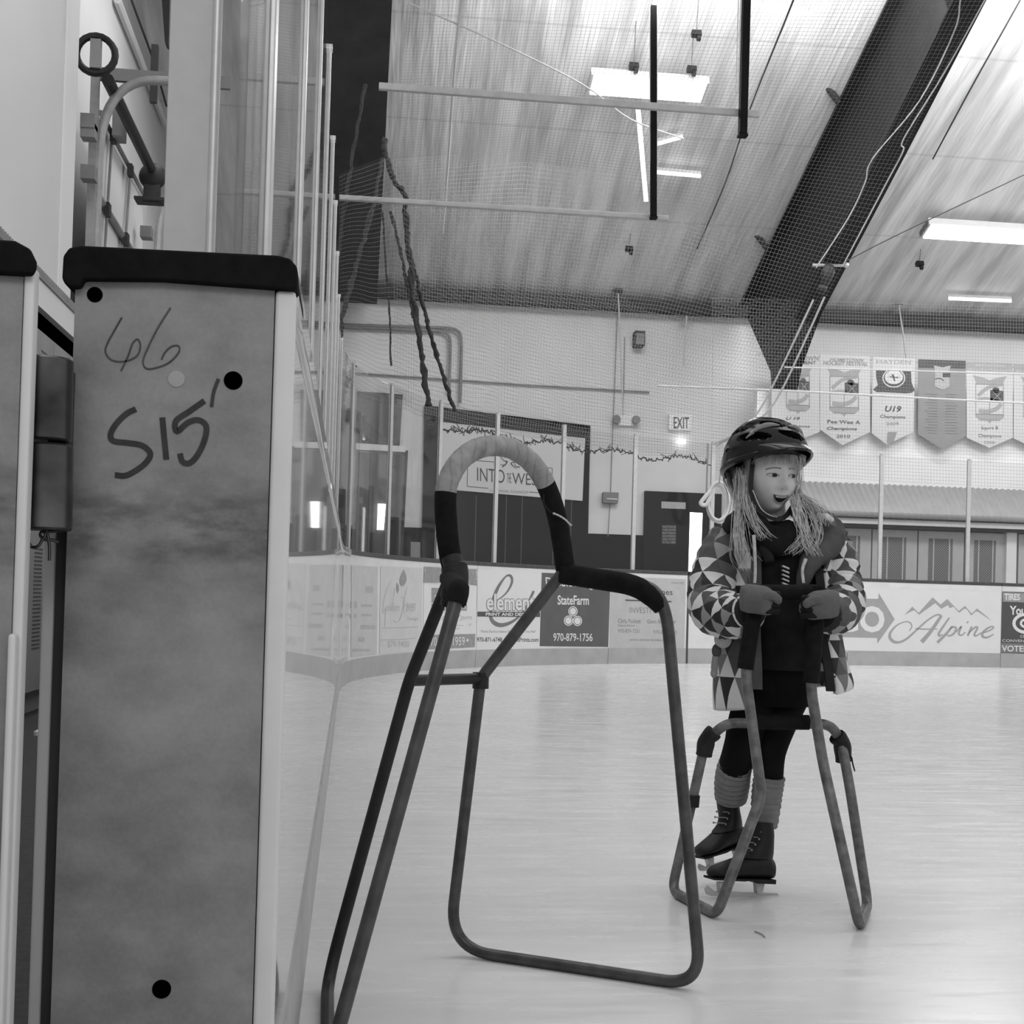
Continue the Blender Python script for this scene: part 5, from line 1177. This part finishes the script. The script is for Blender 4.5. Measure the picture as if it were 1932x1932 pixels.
limb(m, [(1440, 1300, ZB), (1415, 1350, ZB-.02), (1400, 1405, ZB-.03), (1385, 1450, ZB+.03), (1380, 1500, ZB+.08)], [.058, .052, .046, .040, .034])
limb(m, [(1490, 1300, ZB), (1468, 1360, ZB-.01), (1452, 1420, ZB-.02), (1450, 1480, ZB-.0), (1443, 1560, ZB)], [.058, .050, .041, .036, .030])
build(m, 'leggings', m_legg, PP, smooth=1.2)
m = MB(); limb(m, [(1390, 1436, ZB+.02), (1384, 1455, ZB+.035), (1381, 1480, ZB+.06), (1379, 1506, ZB+.08)], [.042, .044, .045, .042], sub=8, wr=.05, seg=24); build(m, 'leg_warmer', m_warm, PP)
m = MB(); limb(m, [(1452, 1464, ZB-.01), (1448, 1490, ZB-.005), (1445, 1520, ZB), (1442, 1558, ZB)], [.040, .0395, .038, .034], sub=8, wr=.035, seg=24); build(m, 'leg_warmer', m_warm, PP)

# skates
def skate(ank, heel, toe, zz, zt_, nm, lift):
    """ank/heel/toe in photo pixels at the shown depths"""
    root = None
    A_, H_, T_ = PZ(*ank, zz), PZ(*heel, zz), PZ(*toe, zt_)
    ax = (T_-H_).normalized(); sd = ax.cross((A_-H_)).normalized(); upv = sd.cross(ax).normalized()
    if upv.dot(A_-H_) < 0: upv = -upv
    L = (T_-H_).length; hgt = (A_-H_).dot(upv); m = MB(); rows = []
    # shaft + foot: sections marching from the top of the shaft round to the toe
    secs = [(-.0+.14, 1.0, .18, .032), (.13, .80, .19, .036), (.13, .62, .20, .035), (.16, .48, .25, .034), (.24, .37, .34, .035)]
    for c_, h_, hl_, hw_ in secs:
        rows.append([H_+ax*(L*(c_+.04)+L*hl_*cos(a)*.9)+sd*hw_*sin(a)+upv*hgt*h_ for a in [2*pi*k/20 for k in range(20)]])
    m.grid(rows, 0, True); k0 = len(m.v)-20*len(rows); m.f += [tuple(k0+i for i in reversed(range(20)))]; m.m += [0]
    rows = []
    for f_, hh, hw_ in [(-.04, .20, .020), (0, .38, .030), (.12, .50, .034), (.3, .50, .034), (.5, .40, .036), (.72, .27, .040), (.9, .20, .034), (.98, .13, .02), (1.0, .06, .006)]:
        rows.append([H_+ax*L*f_+sd*hw_*cos(a)+upv*(hgt*hh*(.5+.5*sin(a))) for a in [2*pi*k/20 for k in range(20)]])
    m.grid(rows, 0, True); n_ = len(m.v); m.f += [tuple(n_-20+i for i in range(20)), tuple(n_-180+i for i in reversed(range(20)))]; m.m += [0, 0]
    s_ = build(m, 'skate_boot', m_boot, PP, smooth=1.3)
    m = MB(); m.prism([H_+ax*L*u+upv*v*.005-sd*.026 for u, v in ((-.03, 0), (1.0, 0), (1.0, -1), (.5, -1.2), (.36, -.6), (.30, -2.0), (-.03, -2.2))], sd*.052); build(m, 'sole', m_boot, s_)
    m = MB()
    for u in (.16, .78): m.prism([H_+ax*L*(u+a)+upv*(v)-sd*.008 for a, v in ((-.07, -.012), (.07, -.012), (.045, -lift*.8), (-.045, -lift*.8))], sd*.016)
    m.prism([H_+ax*L*u+upv*v-sd*.0022 for u, v in ((-.22, -lift*.96), (-.16, -lift*.78), (.9, -lift*.74), (1.02, -lift*.45), (1.06, -lift*.62), (1.03, -lift*.9), (.95, -lift), (-.2, -lift))], sd*.0044); build(m, 'blade', m_blade, s_, smooth=0)
    m = MB()
    for k in range(5):
        h_ = .52+.1*k; u = .40-.055*k
        for q in (-1, 1): m.ball(H_+ax*L*(u+.02)+upv*hgt*h_+sd*.026*q, ax*.003, sd*.002, upv*.003, 5)
        m.tube([H_+ax*L*(u+.03)+upv*hgt*h_+sd*.027, H_+ax*L*(u+.05)+upv*hgt*(h_+.03)-sd*.027], .0014, 5)
    build(m, 'laces', m_helmg, s_)
skate((1437, 1552), (1450, 1657), (1338, 1654), ZB-.05, ZB-.12, 'right', .047)
skate((1384, 1500), (1400, 1590), (1318, 1616), ZB+.10, ZB+.03, 'left', .040)

# jacket: torso open at the front, two sleeves, collar lining
gap = radians(38)
secs = [(1470, 990, 62, ZB+.02, .065), (1472, 1012, 92, ZB+.01, .085), (1472, 1050, 104, ZB, .105), (1470, 1110, 106, ZB, .12), (1468, 1180, 108, ZB-.01, .13), (1472, 1240, 114, ZB-.01, .14), (1476, 1290, 122, ZB-.01, .145), (1477, 1318, 122, ZB-.01, .14, 0)]
secs = [s+(0,) if len(s) == 5 else s for s in secs]; secs[-1] = (1477, 1316, 121, ZB-.01, .14, .035); secs[-2] = secs[-2][:5]+(.015,)
m = MB(); loft(m, secs, t0=-pi/2+gap, t1=3*pi/2-gap, n=56, uvs=True); jk = build(m, 'jacket', m_tri, PP, smooth=1.3)
md = jk.modifiers.new('thick', 'SOLIDIFY'); md.thickness = .012; md.offset = 1
# front edges of the opening with grey facing
def edge(tt, nm, mat_):
    rows = []
    for v in [(1466+ (0), 1020, 95, ZB+.01, .088), (1470, 1110, 106, ZB, .122), (1468, 1180, 108, ZB-.01, .132), (1474, 1250, 116, ZB-.01, .143), (1477, 1296, 120, ZB-.01, .144)]: rows.append(ringp(*v, t0=tt, t1=tt+.001, n=2)[0])
    m = MB(); P = smooth_path(rows, 6); vs = []
    w = .035 if mat_ is m_hood else .02
    for p in P: vs.append([p-ER*w*.5-EF*.006, p+ER*w*.5-EF*.010, p+ER*w*.5+EF*.006, p-ER*w*.5+EF*.006])
    m.grid(vs, 0, True); build(m, nm, mat_, jk)
edge(-pi/2-gap+.05, 'left_facing', m_hood); edge(-pi/2+gap-.05, 'right_facing', m_lining)
sl_l = [(1382, 1020, ZB+.0), (1360, 1060, ZB-.02), (1345, 1110, ZB-.05), (1350, 1150, ZB-.10), (1388, 1162, ZB-.20), (1414, 1154, ZB-.265)]
m = MB(); limb(m, sl_l, [.062, .064, .062, .064, .055, .045], seg=24, uvs=True, wr=.035, sub=7, u0=1.3, v0=.3); slv = build(m, 'left_sleeve', m_tri, jk, smooth=1.5)
sl_r = [(1553, 1020, ZB+.0), (1572, 1060, ZB-.02), (1582, 1105, ZB-.05), (1590, 1140, ZB-.10), (1574, 1158, ZB-.20), (1553, 1156, ZB-.26)]
m = MB(); limb(m, sl_r, [.062, .062, .058, .055, .050, .042], seg=24, uvs=True, wr=.06, sub=7, u0=2.2, v0=.7); build(m, 'right_sleeve', m_tri, jk, smooth=1.5)
for nm, q in (('left_cuff', [(1410, 1156, ZB-.255), (1418, 1152, ZB-.275)]), ('right_cuff', [(1558, 1158, ZB-.25), (1550, 1156, ZB-.27)])):
    m = MB(); m.tube([PZ(*v) for v in q], [.044, .037], 20); build(m, nm, m_lining, jk)
# collar and hood lying open on the shoulders
def flap(nm, pts, rad, mat_):
    m = MB(); limb(m, pts, rad, seg=14, sub=6, wr=.05); build(m, nm, mat_, jk, smooth=1.5)
flap('left_collar', [(1368, 1000, ZB-.05), (1390, 985, ZB-.06), (1420, 985, ZB-.05), (1440, 1010, ZB-.09), (1452, 1060, ZB-.12)], [.014, .030, .034, .026, .012], m_lining)
flap('hood', [(1500, 962, ZB-.02), (1530, 978, ZB-.0), (1562, 1000, ZB-.03), (1562, 1028, ZB-.08), (1530, 1058, ZB-.11), (1510, 1110, ZB-.135)], [.018, .036, .040, .036, .028, .014], m_hood)
m = MB(); limb(m, [(1550, 972, ZB-.075), (1561, 976, ZB-.085), (1571, 982, ZB-.08)], [.006, .009, .005]); build(m, 'hood_clip', m_sign, jk, label='small white reflective patch on the hood')
m = MB(); limb(m, [(1430, 1002, ZB-.08), (1462, 1012, ZB-.10), (1492, 1000, ZB-.08)], [.028, .028, .028]); limb(m, [(1436, 1010, ZB-.09), (1470, 1030, ZB-.11), (1500, 1008, ZB-.09)], [.03, .03, .03]); build(m, 'neck_warmer', m_shirt, PP)
m = MB()
for pts in ([(1422, 1010, ZB-.14), (1424, 1040, ZB-.15), (1425, 1075, ZB-.155), (1424, 1100, ZB-.155)], [(1520, 1055, ZB-.14), (1514, 1075, ZB-.15), (1516, 1100, ZB-.155)]): limb(m, pts, [.005, .004, .004], seg=8)
build(m, 'drawcord', m_hairp, jk)

# mittens gripping the handle
def mitten(side, nm):
    cx = 1437 if side < 0 else 1541; m = MB(); zz = 3.075
    s = side
    c = PZ(cx-4*s*-1 if False else cx, 1136 if s < 0 else 1145, zz)
    rows = []
    for i in range(13):
        a = i/12; r_ = .030*(1-(max(0, a-.6)/.4)**2.2*.75)*(1 if a > .12 else .85+a); cc = c+ER*(.048-.088*a)*s+ZA*(.008-.012*a*a)-EF*.012*sin(pi*a)
        rows.append([cc+ZA*r_*cos(t_)*1.12+EF*(r_*.95*sin(t_)) for t_ in [2*pi*k/20 for k in range(20)]])
    m.grid(rows, 0, True); m.f += [tuple(reversed(range(20))), tuple(12*20+k for k in range(20))]; m.m += [0, 0]
    mt = build(m, nm, m_mitt, PP, smooth=1.4)
    m = MB(); t0_ = c-ER*.004*s+ZA*.018+EF*-.02; m.tube(smooth_path([c+ER*.016*s+ZA*.0+EF*-.022, c-ER*.006*s+ZA*.016-EF*.034, c-ER*.024*s+ZA*.012-EF*.036, c-ER*.036*s+ZA*.0-EF*.030], 5), [.012]*10+[.0105]*4+[.0085, .006], 12); build(m, 'thumb', m_mitt, mt)
    m = MB()
    for k in range(4): 
        q = c-ER*(.012+.0*k)*s+ZA*(.018-.0125*k)-EF*.024; m.tube(smooth_path([c-ER*.035*s+ZA*(.020-.0135*k)-EF*.012, q-ER*.012*s-EF*.004, q+ER*.010*s+EF*.004], 4), [.0075]*8+[.006], 10)
    build(m, 'curled_fingers', m_mittd, mt)
    m = MB(); q = c+ER*.022*s+ZA*.030-EF*.014; m.obox(q, ER*.012, EF*.003, ZA*.0025); build(m, 'white_tag', m_sign, mt)
mitten(-1, 'left_mitten'); mitten(1, 'right_mitten')

# helmet
hh_ = radians(22); KX = (ER*cos(hh_)+EF*sin(hh_)); KF = (-EF*cos(hh_)+ER*sin(hh_)); KC = PZ(1441, 868, ZB-.02)
tl = radians(-13); KF2 = (KF*cos(tl)-ZA*sin(tl)); KZ = (ZA*cos(tl)+KF*sin(tl))
def kp(x, y, z): return KC+KX*x+KF2*y+KZ*z
def shell(az, el, dr=0.):
    ce, se = cos(el), sin(el); x = .100*ce*cos(az); y = .120*ce*sin(az); z = .104*se
    k = 1+dr/.11; return kp(x*k, y*k, z*k)
vents = []
for e0, cnt, ph, w_, h_ in ((.30, 6, .35, .42, .10), (.66, 6, .85, .40, .10), (1.02, 4, .4, .42, .09)):
    for k in range(cnt): vents.append((ph+2*pi*k/cnt, e0, w_, h_))
vents.append((pi/2, 1.25, .9, .1))
def vent(az, el):
    v = 0
    for a, e_, w_, h_ in vents:
        d = (az-a+pi) % (2*pi)-pi; sk = (el-e_)-.16*d; q = 1-(d/w_)**2-(sk/h_)**2*1.0
        v = max(v, q)
    return v
NA, NE = 160, 56; rows = []; vv = []
for j in range(NE+1):
    el = -.12+(pi/2+.12)*j/NE; r = []
    for i in range(NA):
        az = 2*pi*i/NA; q = vent(az, el); rib = .004*sin(3*az)*cos(el); r.append(shell(az, el, rib-(.018*min(1, q*4) if q > 0 else 0)+(.004 if -.35 < q <= 0 else 0))); vv.append(q)
    rows.append(r)
m = MB(); m.grid(rows, 0, True)
for k, f_ in enumerate(m.f):
    if min(vv[i] for i in f_) > .12: m.m[k] = 1
hel = build(m, 'helmet', [m_helm, m_vent], PP, smooth=.9)
m = MB(); m.tube([shell(2*pi*i/64, -.13, -.002) for i in range(64)], .010, 8, closed=True); build(m, 'rim', m_helm, hel)
rows = []
for j in range(7):
    v = j/6; r = []
    for i in range(25):
        a = pi/2+(i/12-1)*.95; e_ = .02-.05*v; q = shell(a, .06, .006); ext = (.046*(1-(abs(i-12)/12)**2.2))*v; r.append(q+KF2*ext+KX*(.006*v*(i-12)/12)-KZ*(.022*v*v*(1)+.012*v))
    rows.append(r)
m = MB(); m.grid(rows); vz = build(m, 'visor', m_helm, hel, smooth=1.2); md = vz.modifiers.new('t', 'SOLIDIFY'); md.thickness = .005
for sgn in (-1, 1):
    m = MB(); m.tube([shell(pi/2+sgn*(.15+.9*u), .55-.25*u+.25*sin(pi*u)*.5, .004) for u in [k/14 for k in range(15)]], [.0015+.006*sin(pi*k/14) for k in range(15)], 8); build(m, 'silver_trim', m_helmg, hel)
m = MB()
rows = []
for i in range(25):
    az = -pi/2+(i/12-1)*1.15; rows.append([shell(az, -.1, -.006), shell(az, -.25, -.012), shell(az, -.42-.1*cos((i/12-1)*1.5), -.014)])
m.grid(rows); ck = build(m, 'rear_cradle', m_strap, hel); md = ck.modifiers.new('t', 'SOLIDIFY'); md.thickness = .006
m = MB()
def band(pts, w, mat_, nm, nrm):
    m = MB(); P = smooth_path(pts, 6); m.stroke(P, w, nrm, th=.002); build(m, nm, mat_, hel)
zz = ZB-.075
band([PZ(*q) for q in ((1424, 850, ZB-.06), (1418, 890, ZB-.075), (1417, 930, ZB-.08), (1428, 958, ZB-.09), (1448, 973, ZB-.105), (1468, 979, ZB-.115), (1484, 972, ZB-.085), (1499, 948, ZB-.045))], .012, m_strap, 'chin_strap', -EF)
band([PZ(*q) for q in ((1420, 925, ZB-.088), (1434, 957, ZB-.1), (1450, 971, ZB-.112), (1466, 975.5, ZB-.135))], .0022, m_hairp, 'strap_edge', -EF)

# hair: loose strands from under the helmet
def strands(guides, n, jit, rad, mat_, nm, wv=2.5):
    m = MB()
    for g_ in guides:
        for _ in range(n):
            ox, oy, oz = R.gauss(0, 1), R.gauss(0, 1), R.gauss(0, 1); ph_ = R.uniform(0, 6.28); P = []
            L = len(g_)
            for i, (x, y, z) in enumerate(g_):
                k = .5+.9*i/(L-1); P.append(PZ(x+ox*jit*k+wv*sin(ph_+i*1.7), y+oy*jit*.5, z+oz*.008))
            S = smooth_path(P, 5); m.tube(S, [rad*(1-.75*q/(len(S)-1)) for q in range(len(S))], 4)
    build(m, nm, mat_, PP, smooth=1.5)
H = ZB
strands([[(1396, 885, H-.03), (1398, 930, H-.05), (1394, 975, H-.10), (1390, 1015, H-.14), (1394, 1050, H-.15), (1408, 1075, H-.15)],
         [(1385, 890, H-.0), (1392, 930, H-.02), (1400, 965, H-.06), (1398, 1000, H-.12), (1402, 1040, H-.15), (1412, 1060, H-.15)],
         [(1406, 900, H-.05), (1408, 940, H-.07), (1416, 975, H-.11), (1430, 1000, H-.13), (1440, 1015, H-.14)]], 32, 5.5, .0012, m_hair, 'left_hair', 3.5)
strands([[(1500, 920, H-.05), (1506, 950, H-.06), (1516, 980, H-.09), (1514, 1010, H-.12), (1500, 1035, H-.13), (1492, 1045, H-.13)],
         [(1502, 930, H-.04), (1520, 955, H-.05), (1538, 985, H-.09), (1540, 1015, H-.12), (1530, 1040, H-.13)],
         [(1504, 935, H-.03), (1526, 948, H-.05), (1548, 965, H-.08), (1552, 990, H-.1)],
         [(1498, 940, H-.07), (1504, 975, H-.1), (1512, 1000, H-.12), (1525, 1030, H-.14), (1538, 1048, H-.14)]], 34, 6, .0012, m_hairp, 'right_hair', 6)
strands([[(1455, 838, H-.095), (1452, 852, H-.105), (1448, 864, H-.11), (1446, 872, H-.11)], [(1475, 838, H-.105), (1474, 852, H-.108), (1472, 866, H-.122), (1470, 876, H-.122)], [(1492, 840, H-.1), (1496, 855, H-.113), (1500, 872, H-.11), (1502, 888, H-.10)],
         [(1506, 845, H-.09), (1508, 868, H-.09), (1508, 900, H-.075), (1507, 930, H-.06), (1508, 950, H-.055)], [(1438, 842, H-.085), (1433, 858, H-.09), (1428, 875, H-.085)]], 26, 4.0, .0010, m_hairp, 'fringe')
strands([[(1380, 880, H+.05), (1378, 905, H+.05), (1392, 935, H+.02), (1396, 960, H-.02)], [(1400, 885, H+.0), (1405, 910, H-.02), (1408, 940, H-.05)]], 60, 6, .0018, m_hair, 'back_hair')

# little plush toy hanging at the jacket
tq = thing('plush_toy', 'small pale plush animal hanging at the left side of the jacket', 'toy', PZ(1358, 1270, ZB-.12))
zz = ZB-.11
m = MB(); m.ball(PZ(1364, 1206, zz), ER*.022, EF*.02, ZA*.023, 12); build(m, 'head', m_warm if False else M('pale_plush', .40, .9, .08, 60, bmp=.3), tq)
m = MB(); m.ball(PZ(1352, 1228, zz+.005), ER*.012, EF*.014, ZA*.018, 10); build(m, 'body', m_hood, tq)
m = MB(); m.tube([PZ(1350, 1238, zz), PZ(1348, 1258, zz), PZ(1347, 1272, zz)], [.008, .009, .007], 10); m.ball(PZ(1347, 1270, zz), ER*.009, EF*.009, ZA*.012, 8); build(m, 'leg', M('grey_plush', .22, .9, .1, 60), tq)
m = MB(); m.ball(PZ(1358, 1204, zz-.02), ER*.0025, EF*.002, ZA*.003, 6); m.ball(PZ(1368, 1205, zz-.02), ER*.0025, EF*.002, ZA*.003, 6); build(m, 'eyes', m_strap, tq)
# twig on the ice
m = MB(); m.tube(smooth_path([G(*q, h=.003) for q in ((1424, 1757), (1431, 1760), (1438, 1763), (1443, 1768))], 3), .0016, 5); build(m, 'twig', m_cord if False else m_grey, None, 'tiny dark shred lying on the ice in front of the child', 'debris')
